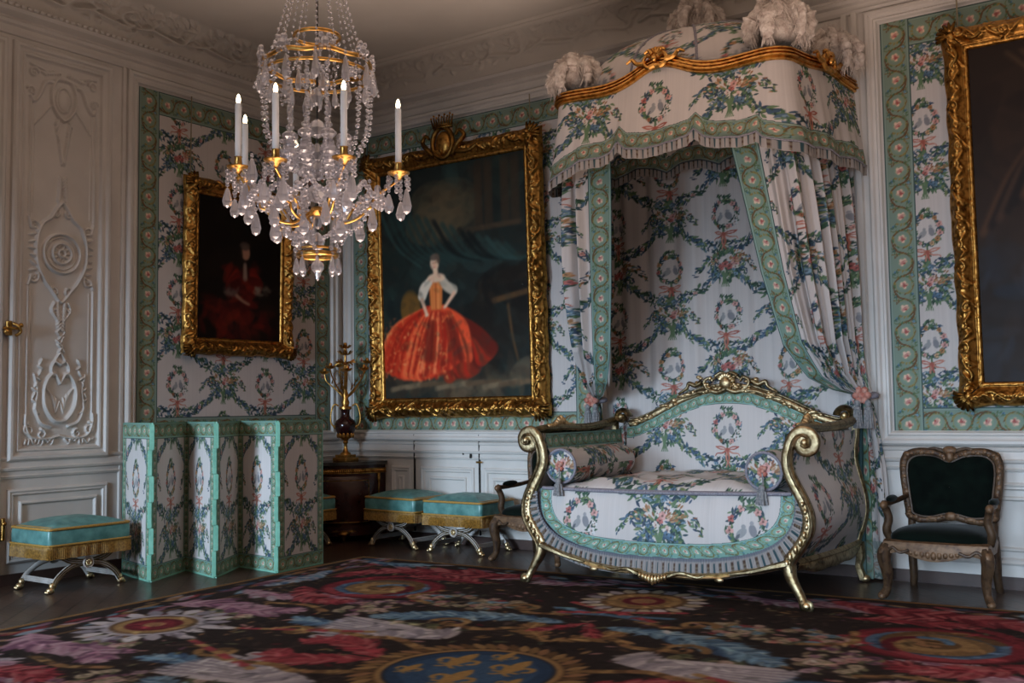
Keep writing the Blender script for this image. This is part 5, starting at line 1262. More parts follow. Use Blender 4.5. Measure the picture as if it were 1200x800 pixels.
Z = ztop + (zbf - ztop) * V
fl = .03 + .085 * V ** 1.3 + .016 * V * np.sin(s * 2 * PI / .42)[:, None] + .005 * V * np.sin(s * 2 * PI / .13)[:, None]
X = P[:, :1] + N[:, :1] * fl; Y = P[:, 1:] + N[:, 1:] * fl; S2 = np.broadcast_to(s[:, None], Z.shape); s0 = s[np.argmin(np.hypot(P[:, 0] - CXM + .03, P[:, 1] + 1.12))]
col = floral((S2 - s0) * .86 + .795, (Z - 3.69) * .9 + .63)
d = Z - zbf; k = d < .135; col[k] = border(S2, d, .135 / BW)[k]
paint_grid('valance', np.stack([X, Y, Z], -1)[:, ::-1], col[:, ::-1], M['silk'], cn, CO)
def fringe_strip(name, X, Y, Z, s, FRh, par, org, per=.086, m=10):
    T = np.linspace(0, 1, m)[None, :]; Z2 = Z[:, None] + .006 - FRh * T; w = .004 * np.sin(s * 2 * PI / per * 2)[:, None] * T
    S2 = np.broadcast_to(s[:, None], Z2.shape); Tb = np.broadcast_to(T, Z2.shape)
    return paint_grid(name, np.stack([X[:, None] + w, Y[:, None] + w - .004, Z2], -1), fringe_col(S2, Tb, per), M['fringe'], par, org)
fringe_strip('fringe', X[:, -1] + N[:, 0] * .004, Y[:, -1] + N[:, 1] * .004, Z[:, -1], s, FR, cn, CO)
mb = MB(); mb.tube(np.stack([X[::4, -1] + N[::4, 0] * .008, Y[::4, -1] + N[::4, 1] * .008, Z[::4, -1]], 1), .007, 6); mb.build('fringe_heading', M['trim_grey'], cn, CO)
# inner valance on the back and sides of the tester
s, P, N = plan_path(500, .14, .10); zt = np.full(len(P), 3.86)
xi = np.linspace(3.52, 5.58, 420); zbi = 3.33 + .07 * np.abs(np.sin((xi - 3.60) * PI / .50)); si = xi - xi[0]; V = np.linspace(0, 1, 70)[None, :]
Z = 3.86 + (zbi[:, None] + .08 - 3.86) * V; X = np.broadcast_to(xi[:, None], Z.shape); Y = -.15 - .012 * np.sin(xi * 30)[:, None] * V
col = floral(X * .9, Z * .9); d = Z - (zbi[:, None] + .08); k = d < .13; col[k] = border(X, d, .13 / BW)[k]
paint_grid('inner_valance', np.stack([X, Y, Z], -1)[:, ::-1], col[:, ::-1], M['silk'], cn, CO)
fringe_strip('fringe', X[:, -1], Y[:, -1], Z[:, -1], si, .08, cn, CO)
mb = MB(); mb.box((CXM, -.56, 3.875), (1.98, 1.06, .02)); mb.build('tester_lining', M['lining'], cn, CO, smooth=False)
# dome with seams
nu_, nv_ = 240, 90; A, B = np.meshgrid(np.linspace(0, 2 * PI, nu_), np.linspace(0, PI / 2 - .02, nv_), indexing='ij')
lob = 1 + .02 * np.abs(np.sin(A * 5)); sx_, sy_ = .90, .54
ca, sa = np.cos(A), np.sin(A); sq = (np.abs(ca) ** 3 + np.abs(sa) ** 3) ** (-1 / 3)
X = CXM + sx_ * lob * np.cos(B) * ca * sq; Y = np.minimum(-.56 + sy_ * lob * np.cos(B) * sa * sq, -.015); Z = 3.93 + .52 * np.sin(B) ** .9
paint_grid('dome', np.stack([X, Y, Z], -1), floral(A * .84, B * .75 + .1), M['silk'], cn, CO)
mb = MB()
for k in range(10):
    a = k * PI / 5 + 0.0; b = np.linspace(0, PI / 2 - .05, 24); sq = (abs(math.cos(a)) ** 3 + abs(math.sin(a)) ** 3) ** (-1 / 3)
    mb.tube(np.c_[CXM + sx_ * np.cos(b) * math.cos(a) * sq, np.minimum(-.56 + sy_ * np.cos(b) * math.sin(a) * sq, -.02), 3.93 + .52 * np.sin(b) ** .9], .012, 6)
mb.build('dome_seams', M['trim_grey'], cn, CO)
# ostrich plumes
def plume(c, h, w, seed, n=11):
    r2 = random.Random(seed); c = np.array(c, float); mb = MB()
    mb.lathe([(0, -.02), (.04, -.02), (.03, .03), (.055, .09), (.04, .11), (0, .11)], c, 12)
    base = mb.build('plume_holder', M['gold_canopy'], cn, CO)
    mb = MB()
    for k in range(n):
        a = k * 2 * PI / n + r2.uniform(-.2, .2); tier = k % 2; R = w * (.95 if not tier else .62); H = h * (.72 if not tier else .95)
        d = np.array((math.cos(a), math.sin(a), 0)); droop = h * (.62 if not tier else .38)
        L = catmull([c + d * .01 + (0, 0, .02), c + d * R * .35 + (0, 0, H * .72), c + d * R * .68 + (0, 0, H), c + d * R * .98 + (0, 0, H * .86), c + d * R * 1.08 + (0, 0, H - droop * .6), c + d * R * 1.0 + (0, 0, H - droop)], 6)
        m_ = len(L); wd = np.interp(np.linspace(0, 1, m_), [0, .3, .7, .93, 1], [.03, .075, .085, .06, .02]) * w / .2 * .85
        wd = wd * (1 + .10 * RNG.standard_normal(m_)); mb.tube(L, wd, 12, ry=wd * .55)
        tg = np.gradient(L, axis=0); tg /= np.linalg.norm(tg, axis=1, keepdims=True); sd = np.cross(tg, (0, 0, 1)); sd /= np.linalg.norm(sd, axis=1, keepdims=True) + 1e-6
        for q in range(60):       # loose barbs
            i = r2.randrange(4, m_); s_ = r2.choice((-1, 1)); up_ = np.cross(sd[i], tg[i]); v = sd[i] * s_ * r2.uniform(.3, 1) + up_ * r2.uniform(-.7, .7) + tg[i] * .6
            p0 = L[i] + v * wd[i] * .55; p1 = p0 + v * wd[i] * .35 + tg[i] * .02 + (0, 0, -.012); p2 = p1 + v * wd[i] * .22 + (0, 0, -.03)
            mb.tube([p0, p1, p2], [.006, .004, .001], 4, cap=False)
    mb.ball(c + (0, 0, h * .45), (w * .7, w * .7, h * .42), 16, 10)
    o = mb.build('plume', M['plume'], cn, CO)
    mb = MB()                      # egret spray on top
    for q in range(46):
        a = r2.uniform(0, 2 * PI); sp = r2.uniform(0, .30); d = np.array((math.cos(a), math.sin(a), 0)); t0 = c + (0, 0, h * .75)
        mb.tube([t0, t0 + d * sp * .10 + (0, 0, h * .22), t0 + d * sp * .30 + (0, 0, h * r2.uniform(.4, .6))], [.004, .003, .001], 3, cap=False)
    mb.build('egret_spray', M['plume'], o, CO)
for c, h, w, sd in (((3.70, -.98, 3.97), .30, .20, 1), ((5.46, -.98, 3.98), .38, .20, 2), ((5.60, -.20, 3.93), .36, .20, 3), ((3.54, -.20, 3.93), .36, .20, 4), ((4.52, -.35, 4.38), .40, .19, 5)): plume(c, h, w, sd)

# back hanging
bh = thing('bed_hanging', 'floral silk hanging covering the wall under the canopy, behind the day bed', 'wall hanging', (CXM, -.03, .3))
X, Z = np.meshgrid(np.linspace(3.46, 5.70, 330), np.linspace(.35, 3.86, 500), indexing='ij')
Y = -.065 - .014 * np.sin(X * 21 + .5 * np.sin(Z * 2)) - .006 * np.sin(X * 47)
paint_grid('hanging_cloth', np.stack([X, Y, Z], -1), floral(X - 4.6 + .795 + .012 * np.sin(X * 21), Z - 2.99 + .63), M['silk'], bh, (CXM, -.03, .3))

# side curtains, tied back
def curtain(sg, label, W=2.0):
    cx = CXM; t = thing('bed_curtain', label, 'curtain', (cx + sg * 1.18, -.3, .05), 0, 'tied-back bed curtains'); org = (cx + sg * 1.18, -.3, .05)
    tie = np.array((cx + sg * 1.20, -.17, 1.42))
    topP = np.array([(.50, -1.06), (.92, -1.06), (.965, -.98), (1.07, -.10)]); d = np.r_[0, np.cumsum(np.hypot(*np.diff(topP, axis=0).T))]; d /= d[-1]
    nu_, nv_ = 380, 330; u = np.linspace(0, 1, nu_); v = np.linspace(0, 1, nv_); U, V = np.meshgrid(u, v, indexing='ij')
    tx, ty = np.interp(u, d, topP[:, 0]), np.interp(u, d, topP[:, 1])
    if sg < 0: wk = ([0, .26, .52, .775, .91, .97, 1], [0, .03, .10, .24, .46, .72, 1])
    else: wk = ([0, .26, .52, .775, .91, .97, 1], [0, .12, .24, .40, .60, .80, 1])
    w = np.interp(V, *wk); w = w * (1 - .25 * U) + .25 * U * V ** 2
    bx = 1.15 + .10 * u; by = -.22 + .10 * u
    X = tx[:, None] * (1 - w) + bx[:, None] * w; Y = ty[:, None] * (1 - w) + by[:, None] * w
    zt = 3.42; sag = .06 * (1 - u)[:, None] * np.sin(PI * V ** 3)
    Z = zt + (tie[2] - zt) * V - sag
    nf = 8.5; ph = 2 * PI * nf * (U ** .9) + .8 * np.sin(3 * V); amp = (.020 + .045 * np.sin(PI * np.clip(V, 0, 1)) ** .8) * np.clip((U - .15) * 8, 0, 1) * (1 - .75 * V ** 6)
    nx, ny = np.gradient(ty), -np.gradient(tx); q = np.hypot(nx, ny); nx, ny = nx / q, ny / q
    fold = amp * (np.sin(ph) + .3 * np.sin(2.3 * ph + 1))
    X = X + (nx[:, None] * .9 + .3) * fold * (1 - .6 * w); Y = Y + (ny[:, None] - .25) * fold
    Xw = cx + sg * X
    Wd = np.where(U < .17, U / .17 * .21, .21 + (U - .17) * W); Ln = V * 2.15; col = floral(Wd * .9 + (.30 if sg > 0 else .8), -Ln + .4)
    k = Wd < .20; col[k] = border(Ln, Wd, .20 / BW, (.95, 1.02, 1.05))[k]
    paint_grid('curtain_drape', np.stack([Xw, Y, Z], -1), col, M['silk'], t, org, flip=sg > 0)
    # tail below the tie
    nv2 = 200; v2 = np.linspace(0, 1, nv2); U, V = np.meshgrid(np.linspace(0, 1, 240), v2, indexing='ij')
    sp = .05 + .10 * np.minimum(1, V * 2.5) ** .7 + .04 * V
    xc = 1.20 + .03 * np.minimum(1, V * 2); X = xc + (U - .5) * 2 * sp * .55 + .02 * np.sin(U * 2 * PI * 4) * V ** .3
    Y = -.135 + (U - .5) * .04 - .024 * np.sin(U * 2 * PI * 3.5 + 1) * np.minimum(1, V * 4) ** .5
    Z = tie[2] - .01 - (tie[2] - .03) * V
    Wd = U * .85; Ln = V * 1.4; col = floral(Wd * .8 + .5, -Ln + .9)
    k = (Wd < .34); col[k] = border(Ln, np.clip(Wd - .06, 0, .28), .28 / BW * 1.0, (.95, 1.05, 1.08))[k]
    k = (Z < .30); base = (.52, .58, .55); col[k] = col[k] * .45 + np.array(base) * .55
    paint_grid('curtain_tail', np.stack([cx + sg * X, Y, Z], -1), col, M['silk'], t, org)
    mb = MB(); c = tie + np.array((sg * .0, -.075, .0))
    mb.tube(np.array([tie + (.085 * math.cos(a), .06 * math.sin(a) + 0, .01 * math.sin(a)) for a in np.linspace(0, 2 * PI, 25)[:-1]]), .022, 8, closed=True)
    tb = mb.build('tie_band', M['trim_grey'], t, org)
    mb = MB()
    for k in range(7): a = k * 1.05; q = c + ((.045 if k else 0) * math.cos(a), -.02, (.045 if k else 0) * math.sin(a)); mb.ball(q, .028, 9, 6)
    mb.build('rosette', M['rosebud'], t, org)
    for dx in (-.03, .05):
        mb = MB(); q = c + np.array((dx, -.035, -.10)); mb.tube([c, q + (0, 0, .06)], .007, 6); mb.ball(q + (0, 0, .04), (.026, .026, .03), 10, 6); mb.ball(q, (.03, .03, .022), 10, 6)
        for k in range(8): a = k * PI / 4; mb.tube([q + (.022 * math.cos(a), .022 * math.sin(a), -.01), q + (.030 * math.cos(a), .030 * math.sin(a), -.15)], .011, 6)
        mb.build('tassel', M['tassel'], t, org)
curtain(1, 'floral silk bed curtain with green rose border, tied back at the right of the bed')
curtain(-1, 'floral silk bed curtain with green rose border, hanging at the left of the bed')
# ------------------------------------------------------------------ carpet
RW, RH = 6.42, 5.96
K = Canvas(RW, RH, .010, (.175, .135, .12), False, False)
CRIM = [(.52, .13, .17), (.62, .20, .23), (.40, .09, .13), (.68, .32, .33)]
BLU = [(.26, .41, .55), (.36, .53, .64), (.18, .29, .44), (.48, .62, .70)]
LIL = [(.60, .58, .62), (.70, .68, .70), (.50, .48, .54)]
OCH = [(.52, .38, .20), (.62, .47, .26), (.40, .28, .15), (.58, .40, .24)]
MAU = [(.52, .33, .43), (.62, .44, .52), (.42, .25, .36), (.66, .52, .58)]
GRN = [(.36, .38, .24), (.46, .46, .30), (.26, .30, .22)]
CRM = [(.66, .60, .48), (.72, .60, .54), (.58, .50, .38), (.70, .48, .46)]
def sym(fn, both=True):
    for sa in (-1, 1):
        for sb in ((-1, 1) if both else (1,)):
            fn(lambda a, b: (RW / 2 + sa * a, RH / 2 + sb * b), lambda an: math.atan2(sb * math.sin(an), sa * math.cos(an)))
def acanthus(P, wid, cols, mp, an, dens=.035, seed=0):
    r2 = random.Random(seed); L = catmull(P, 14); n = len(L); tg = np.gradient(L, axis=0); d = np.r_[0, np.cumsum(np.linalg.norm(np.diff(L, axis=0), axis=1))]
    for t in np.arange(0, d[-1], dens):
        f = t / d[-1]; i = min(int(f * n), n - 1); w = wid * (math.sin(PI * min(1, f * .92 + .08)) ** .6)
        a = math.atan2(tg[i][1], tg[i][0]); lob = .75 + .25 * abs(math.sin(f * 22))
        for s_ in (1, -1):
            for q in range(2):
                ln = w * r2.uniform(.6, 1.0) * lob; aa = a + s_ * r2.uniform(.45, .95); cxp = L[i] + np.array((math.cos(aa), math.sin(aa))) * ln * .45
                x, y = mp(*cxp); K.stamp(x, y, ln * .55, max(ln * .17, .014), an(aa), r2.choice(cols), .92, True)
    for k in range(0, n, 2):
        x, y = mp(*L[k]); K.stamp(x, y, .03, .010, an(math.atan2(tg[k][1], tg[k][0])), np.array(cols[1]) * 1.12, .8)
def kspiral(a, b, r, cols, mp, w=.07, turns=1.6, a0=0, hand=1):
    th = np.linspace(0, turns * 2 * PI, int(44 * turns)); rad = r * (1 - .86 * th / th[-1]); r2 = random.Random(int(a * 91 + b * 37))
    for t, q in zip(th, rad):
        x, y = mp(a + q * math.cos(a0 + hand * t), b + q * math.sin(a0 + hand * t)); ww = w * (.45 + .55 * q / r); K.stamp(x, y, ww, ww, 0, cols[int(t / turns / 2 / PI * (len(cols) - .01))], .95)
def posies(a, b, ra, rb, n, cols, mp, seed):
    r2 = random.Random(seed)
    for _ in range(n):
        t = r2.uniform(0, 2 * PI); q = math.sqrt(r2.random()); x, y = mp(a + ra * q * math.cos(t), b + rb * q * math.sin(t)); r_ = r2.uniform(.025, .055)
        c = np.array(r2.choice(cols)); K.stamp(x, y, r_, r_ * .8, r2.random() * 3, c, .95); K.stamp(x, y, r_ * .45, r_ * .4, 0, c * .72, .9)
        K.stamp(x + r_, y - r_ * .6, r_ * .8, r_ * .3, r2.random() * 3, r2.choice(GRN), .9, True)
# outer bands
for a, w, c in ((.0, .07, OCH[0]), (.07, .02, (.20, .14, .12)), (.46, .03, OCH[2])):
    for k in range(2):
        i0, i1 = int(a / .01), int((a + w) / .01)
        K.a[i0:i1, i0:K.W - i0] = c; K.a[K.H - i1:K.H - i0, i0:K.W - i0] = c; K.a[i0:K.H - i0, i0:i1] = c; K.a[i0:K.H - i0, K.W - i1:K.W - i0] = c
r2 = random.Random(77)
def edge_pt(t, ins):
    per = 2 * (RW + RH); t = t % per
    if t < RW: return t, ins, 0
    t -= RW
    if t < RH: return RW - ins, t, PI / 2
    t -= RH
    if t < RW: return RW - t, RH - ins, PI
    return ins, RH - (t - RW), PI / 2
for k in range(900):
    x, y, a = edge_pt(r2.uniform(0, 2 * (RW + RH)), r2.uniform(.12, .44)); l = r2.uniform(.04, .12); K.stamp(x, y, l, l * r2.uniform(.25, .4), a + r2.uniform(-.5, .5), r2.choice(MAU + BLU + LIL[:1] + CRIM[:2] + OCH), .85, True)
def quarter(mp, an):
    # mauve and lilac acanthus near the corners and sides
    acanthus([(2.9, .55), (2.6, .7), (2.2, .62), (1.9, .8)], .34, MAU, mp, an, seed=1); acanthus([(2.85, 1.2), (2.5, 1.1), (2.1, 1.25), (1.8, 1.15)], .26, MAU + LIL[:1], mp, an, seed=2)
    acanthus([(.5, 2.65), (.9, 2.5), (1.2, 2.6), (1.45, 2.45)], .20, MAU + LIL[:1], mp, an, seed=3); acanthus([(2.95, 2.75), (2.6, 2.72), (2.3, 2.8)], .2, BLU, mp, an, seed=4)
    acanthus([(2.9, 2.2), (2.8, 1.8), (2.85, 1.4)], .18, BLU + LIL, mp, an, seed=41)
    # corner volute
    acanthus([(1.15, 2.75), (1.5, 2.6), (2.0, 2.55), (2.5, 2.35), (2.65, 1.95)], .30, CRIM, mp, an, seed=5); acanthus([(2.55, 1.5), (2.3, 1.25), (2.05, 1.15), (1.8, 1.2)], .26, CRIM, mp, an, seed=6)
    acanthus([(1.4, 2.25), (1.7, 2.32), (2.1, 2.28)], .24, CRIM, mp, an, seed=7)
    for r_, c in ((.50, CRIM[2]), (.46, CRIM[0]), (.38, BLU[0]), (.33, BLU[2]), (.30, OCH[0]), (.22, OCH[1]), (.13, OCH[2])): x, y = mp(1.97, 1.74); K.stamp(x, y, r_, r_ * .86, 0, c, .95)
    kspiral(1.97, 1.74, .34, [OCH[2], OCH[0], OCH[1], OCH[3]], mp, .045, 1.7, .5, 1); kspiral(1.97, 1.74, .52, [CRIM[0], CRIM[1], CRIM[2], BLU[0]], mp, .05, 1.1, 1.2, -1)
    # flower swags
    posies(1.10, 1.58, .48, .22, 90, CRM + CRIM[1:2] + BLU[1:2], mp, 8); posies(1.55, 1.1, .22, .3, 44, CRM + MAU, mp, 9); posies(2.35, .42, .3, .12, 30, CRM + GRN, mp, 10)
    posies(1.0, -.75 + 1.5, .25, .12, 26, GRN + CRM, mp, 19)
    # blue acanthus
    acanthus([(.16, 1.28), (.5, 1.26), (.85, 1.15), (1.15, 1.0), (1.35, .86)], .27, BLU, mp, an, .028, seed=11); acanthus([(1.25, .72), (1.42, .60), (1.60, .55), (1.8, .62)], .20, BLU, mp, an, seed=12)
    # pale wings beside the medallion
    for k in range(26):
        f = k / 25; aa = -.62 + .50 * f; L_ = .95 - .15 * f; x, y = mp(.62 + .40 * math.cos(aa) + .05, .42 + .36 * f * .9); K.stamp(x, y, .46, .035, an(aa * .8 + .25), LIL[k % 3], .9, True)
    for k in range(16): x, y = mp(.60 + .045 * k, .70 - .030 * k); K.stamp(x, y, .17 * (1 - k / 22), .05, an(1.2), LIL[(k + 1) % 3], .85, True)
    acanthus([(.62, .02), (.85, .16), (1.08, .22), (1.25, .12)], .24, CRIM[:2] + CRIM[3:], mp, an, .028, seed=13)
    # ochre strapwork
    for P, w in (([(.1, .98), (.35, 1.0), (.5, .88), (.75, .9)], .035), ([(.55, .30), (.8, .42), (1.0, .38), (1.3, .42), (1.5, .3)], .035), ([(.25, 1.52), (.5, 1.45), (.62, 1.55)], .03), ([(1.3, 1.4), (1.55, 1.55), (1.5, 1.85)], .03), ([(2.3, .9), (2.0, .95), (1.75, .85)], .03)):
        L = catmull(P, 12)
        for q, (a, b) in enumerate(L): x, y = mp(a, b); K.stamp(x, y, w, w, 0, OCH[(q // 3) % 4], .95)
    kspiral(.78, .95, .14, OCH, mp, .03, 1.3); kspiral(1.5, .30, .13, OCH, mp, .03, 1.3); kspiral(.62, 1.58, .12, OCH, mp, .03, 1.3)
sym(quarter)
def axisb(mp, an):
    acanthus([(0, .78), (.22, 1.0), (.28, 1.18)], .2, OCH, mp, an, seed=14); acanthus([(.02, 1.32), (.12, 1.12), (.22, 1.0)], .13, CRIM, mp, an, seed=15)
    for k in range(22):
        a = k * 2 * PI / 22; x, y = mp(.36 * math.cos(a), 2.16 + .36 * math.sin(a)); K.stamp(x, y, .09, .045, an(a), LIL[k % 3] if k % 2 else CRM[0], .95, True)
    for r_, c in ((.30, OCH[2]), (.26, OCH[1]), (.20, OCH[0]), (.15, CRIM[2]), (.09, OCH[3])): x, y = mp(0, 2.16); K.stamp(x, y, r_, r_, 0, c, .95)
    for s_ in (0, 1):
        for q in range(30): x, y = mp(-.35 + .026 * q, 1.55 + .012 * q * (1 if s_ else .4)); K.stamp(x, y, .035, .03, 0, (CRIM[1] if q % 9 else OCH[1]) if s_ else BLU[0], .95)
    for k in range(20):
        a = k * 2 * PI / 20; x, y = mp(2.43 + .40 * math.cos(a) * .9, .40 * math.sin(a) * 1.05); K.stamp(x, y, .10, .05, an(a), LIL[k % 3], .95, True)
    for r_, c in ((.32, LIL[0]), (.27, OCH[2]), (.24, OCH[1]), (.18, CRIM[2]), (.13, CRIM[0]), (.07, OCH[3])): x, y = mp(2.43, 0); K.stamp(x, y, r_, r_, 0, c, .95)
    for q in range(40): x, y = mp(1.05 + .026 * q, .50 - .010 * q); K.stamp(x, y, .03, .028, 0, CRIM[1] if q % 8 > 2 else OCH[1], .95) if q < 34 else K.stamp(x, y, .06, .04, 0, LIL[1], .9)
sym(axisb)
for k in range(52):
    a = k * 2 * PI / 52; K.stamp(RW / 2 + .555 * math.cos(a), RH / 2 + .555 * math.sin(a), .085, .03, a + .5, OCH[k % 4], .95, True)
for r_, c in ((.50, OCH[2]), (.485, OCH[1]), (.45, (.10, .12, .18)), (.435, (.14, .25, .40)), (.36, (.17, .30, .46)), (.22, (.20, .34, .50))): K.stamp(RW / 2, RH / 2, r_, r_, 0, c, .95)
def lily(cx, cy, s, up):     # golden fleur-de-lis
    ca, sa = math.cos(up), math.sin(up); R = lambda a, b: (cx + (a * ca - b * sa) * s, cy + (a * sa + b * ca) * s)
    g = (.66, .50, .24)
    K.stamp(*R(0, .10), .13 * s, .045 * s, up + PI / 2, g, 1, True)
    for q in (-1, 1):
        K.stroke([R(q * .015, -.02), R(q * .05, .06), R(q * .10, .07), R(q * .115, .02), R(q * .085, -.01)], .020 * s, .012 * s, g)
        K.stroke([R(0, -.05), R(q * .03, -.09), R(q * .06, -.10)], .014 * s, .008 * s, g)
    K.stroke([R(-.07, -.04), R(.07, -.04)], .012 * s, .012 * s, g)
for a, b in ((-.17, .12), (.17, .12), (0, -.18)): lily(RW / 2 + a, RH / 2 + b, 1.0, .0)
for (a, b) in ((-.31, -.12), (.31, -.12), (0, .33)): lily(RW / 2 + a, RH / 2 + b, .62, 0)
r2 = random.Random(5)
for _ in range(3200):      # small leaves, shading and wear breaking up every motif
    x, y = r2.uniform(.5, RW - .5), r2.uniform(.5, RH - .5)
    if math.hypot(x - RW / 2, y - RH / 2) < .62: continue
    i, j = int(x / .01), int(y / .01); c = K.a[min(j, K.H - 1), min(i, K.W - 1)]
    l = r2.uniform(.02, .07); K.stamp(x, y, l, l * r2.uniform(.2, .4), r2.uniform(0, PI), np.clip(c * r2.choice((.62, .78, 1.22, 1.4)) + (.02 if r2.random() < .3 else 0), 0, .8), .75, True)
for _ in range(1500):
    x, y = r2.uniform(.5, RW - .5), r2.uniform(.5, RH - .5)
    if math.hypot(x - RW / 2, y - RH / 2) < .66: continue
    i, j = int(x / .01), int(y / .01); c = K.a[min(j, K.H - 1), min(i, K.W - 1)]
    if c.max() < .24: l = r2.uniform(.02, .055); K.stamp(x, y, l, l * .35, r2.uniform(0, PI), r2.choice(GRN + OCH + CRM[2:] + MAU[2:3] + CRIM[2:3]), .8, True)
_l = K.a.mean(2, keepdims=True); K.a = (K.a * .72 + _l * .28) * np.array((.92, .87, .83))
K.a *= (1 + RNG.normal(0, .06, (K.H, K.W, 1)))
for _ in range(1):
    p = np.pad(K.a, ((1, 1), (1, 1), (0, 0)), 'edge'); K.a = (p[:-2, 1:-1] + p[2:, 1:-1] + p[1:-1, :-2] + p[1:-1, 2:] + 3 * K.a) / 7
rg = thing('carpet', 'huge dark flowered carpet with a blue lily medallion at its centre', 'carpet', (4.80, -3.97, 0), math.radians(3.4))
X, Yg = np.meshgrid(np.linspace(-RW / 2, RW / 2, 640), np.linspace(-RH / 2, RH / 2, 602), indexing='ij')
e = np.minimum(RW / 2 - np.abs(X), RH / 2 - np.abs(Yg)); Zg = .004 + .009 * np.clip(e / .012, 0, 1)
paint_grid('carpet_pile', np.stack([X, Yg, Zg], -1), K.sample(X + RW / 2, Yg + RH / 2), M['rug'], rg)

# ------------------------------------------------------------------ chandelier
HC = np.array((4.48, -4.72, 0.0)); ZC = lambda px: 2.533 + (200 - px) * .00425
ch = thing('chandelier', 'rock crystal chandelier with gilt rings and tall white electric candles', 'chandelier', (4.48, -4.72, 2.5)); HO = (4.48, -4.72, 2.5)
RT = np.array((.81733, .57600, 0)); NR = np.array((.576, -.8173, 0))     # towards picture right, towards the picture's viewer
def at(dx, near, z): return HC + RT * dx + NR * near + np.array((0, 0, z))
circ = lambda r, z, n=48: np.array([HC + (r * math.cos(a), r * math.sin(a), z) for a in np.linspace(0, 2 * PI, n + 1)[:-1]])
mb = MB(); mb.tube([HC + (0, 0, 2.10), HC + (0, 0, 3.45)], .006, 8); mb.build('stem', M['dark'], ch, HO)
for z, r in ((2.18, .036), (2.29, .03), (2.42, .055), (2.53, .04), (2.62, .028), (2.74, .046), (2.9, .03), (3.12, .022)): mb = MB(); mb.lathe([(.004, z - .05), (r * .6, z - .035), (r, z), (r * .6, z + .035), (.004, z + .05)], HC, 9); mb.build('stem_crystal', M['crystal'], ch, HO, smooth=False)
mb = MB(); mb.lathe([(0, 2.30), (.03, 2.31), (.04, 2.33), (.03, 2.35), (0, 2.36)], HC, 16); mb.build('arm_hub', M['ormolu'], ch, HO)
def ring(r, z, w, name='ring', wave=0.0):
    P = circ(r, z, 72); P[:, 2] += wave * np.sin(np.linspace(0, 2 * PI, 73)[:-1] * 8); mb = MB(); mb.tube(P, w, 8, closed=True, ry=w * 1.5); mb.build(name, M['ormolu'], ch, HO)
ring(.112, ZC(43), .0065); ring(.262, ZC(77), .008, 'ring', .006); ring(.262, ZC(89), .0055); ring(.095, 2.117, .008); ring(.095, 2.145, .004)
# suspension: links and ceiling stem
mb = MB()
for k in range(16):
    z = 3.50 + k * .085; a = k % 2 * PI / 2
    mb.tube(np.array([HC + (.024 * math.cos(t) * math.cos(a), .024 * math.cos(t) * math.sin(a), z + .055 * math.sin(t)) for t in np.linspace(0, 2 * PI, 17)[:-1]]), .006, 6, closed=True)
mb.lathe([(0, 4.86), (.03, 4.88), (.09, 4.97), (.11, 5.0), (0, 5.0)], HC, 20); mb.lathe([(0, 3.40), (.045, 3.41), (.05, 3.43), (.02, 3.46), (0, 3.47)], HC, 16); mb.build('chain', M['dark'], ch, HO)
OCT = ([(1, 0, 0), (0, 1, 0), (-1, 0, 0), (0, -1, 0), (0, 0, 1), (0, 0, -1)], [(0, 1, 4), (1, 2, 4), (2, 3, 4), (3, 0, 4), (1, 0, 5), (2, 1, 5), (3, 2, 5), (0, 3, 5)])
def bead(mb, c, r): mb.ball(c, r, 6, 4)
def strand(pts, n, r0, r1=None, name='bead_strand', mat='crystal'):
    L = catmull(pts, 12); d = np.r_[0, np.cumsum(np.linalg.norm(np.diff(L, axis=0), axis=1))]; r1 = r0 if r1 is None else r1; mb = MB()
    for k in range(n):
        f = (k + .5) / n; p = [np.interp(f * d[-1], d, L[:, q]) for q in range(3)]; bead(mb, p, (r0 + (r1 - r0) * f) * (1.0 if k % 3 else 1.25))
    mb.tube(L[::3], .0012, 3); return mb.build(name, M[mat], ch, HO, smooth=False)
def drop(c, l, w, flat=.55, rot=0.0, name='crystal_drop'):
    """faceted pear pendant hanging from c"""
    mb = MB(); pr = [(.0, 0), (.18, -.10), (.34, -.36), (.5, -.68), (.36, -.90), (0, -1.0)]; n = 7
    V = []; th = np.linspace(0, 2 * PI, n, endpoint=False) + rot
    for r_, z in pr[1:-1]:
        for t in th: V.append((r_ * w * math.cos(t), r_ * w * math.sin(t), z * l))
    V = np.array(V); V[:, 1] *= flat + .45; V = np.vstack([V, [(0, 0, 0), (0, 0, -l)]]); F = grid_faces(4, n, 0, False, True).tolist(); a = len(V) - 2
    for k in range(n): F.append([a, (k + 1) % n, k]); F.append([a + 1, 3 * n + k, 3 * n + (k + 1) % n])
    mb.add(V + np.array(c), F); mb.ball(np.array(c) + (0, 0, .012), .010, 6, 4); return mb.build(name, M['crystal'], ch, HO, smooth=False)
pol = lambda r, a, z: HC + np.array((r * math.cos(a), r * math.sin(a), z))
for k in range(16):      # tent of strands from the crown to the wide ring
    a = k * 2 * PI / 16; strand([pol(.095, a, 3.62), pol(.15, a, 3.36), pol(.205, a, 3.17), pol(.245, a, ZC(75))], 18, .0052, .007, mat='crystal')
for k in range(18):      # curtain falling from the wide ring to the basket
    a = k * 2 * PI / 18 + .1; strand([pol(.258, a, ZC(90)), pol(.262, a, 2.86), pol(.245, a, 2.70), pol(.16, a, 2.56), pol(.05, a, 2.50)], 20, .0105, .0075)
for k in range(12):
    a = k * 2 * PI / 12 + .25; strand([pol(.262, a, ZC(84)), pol(.30, a + .13, ZC(84) - .10), pol(.262, a + .26, ZC(84))], 9, .008)
    drop(pol(.275, a, ZC(82)), .13, .04, rot=a); 
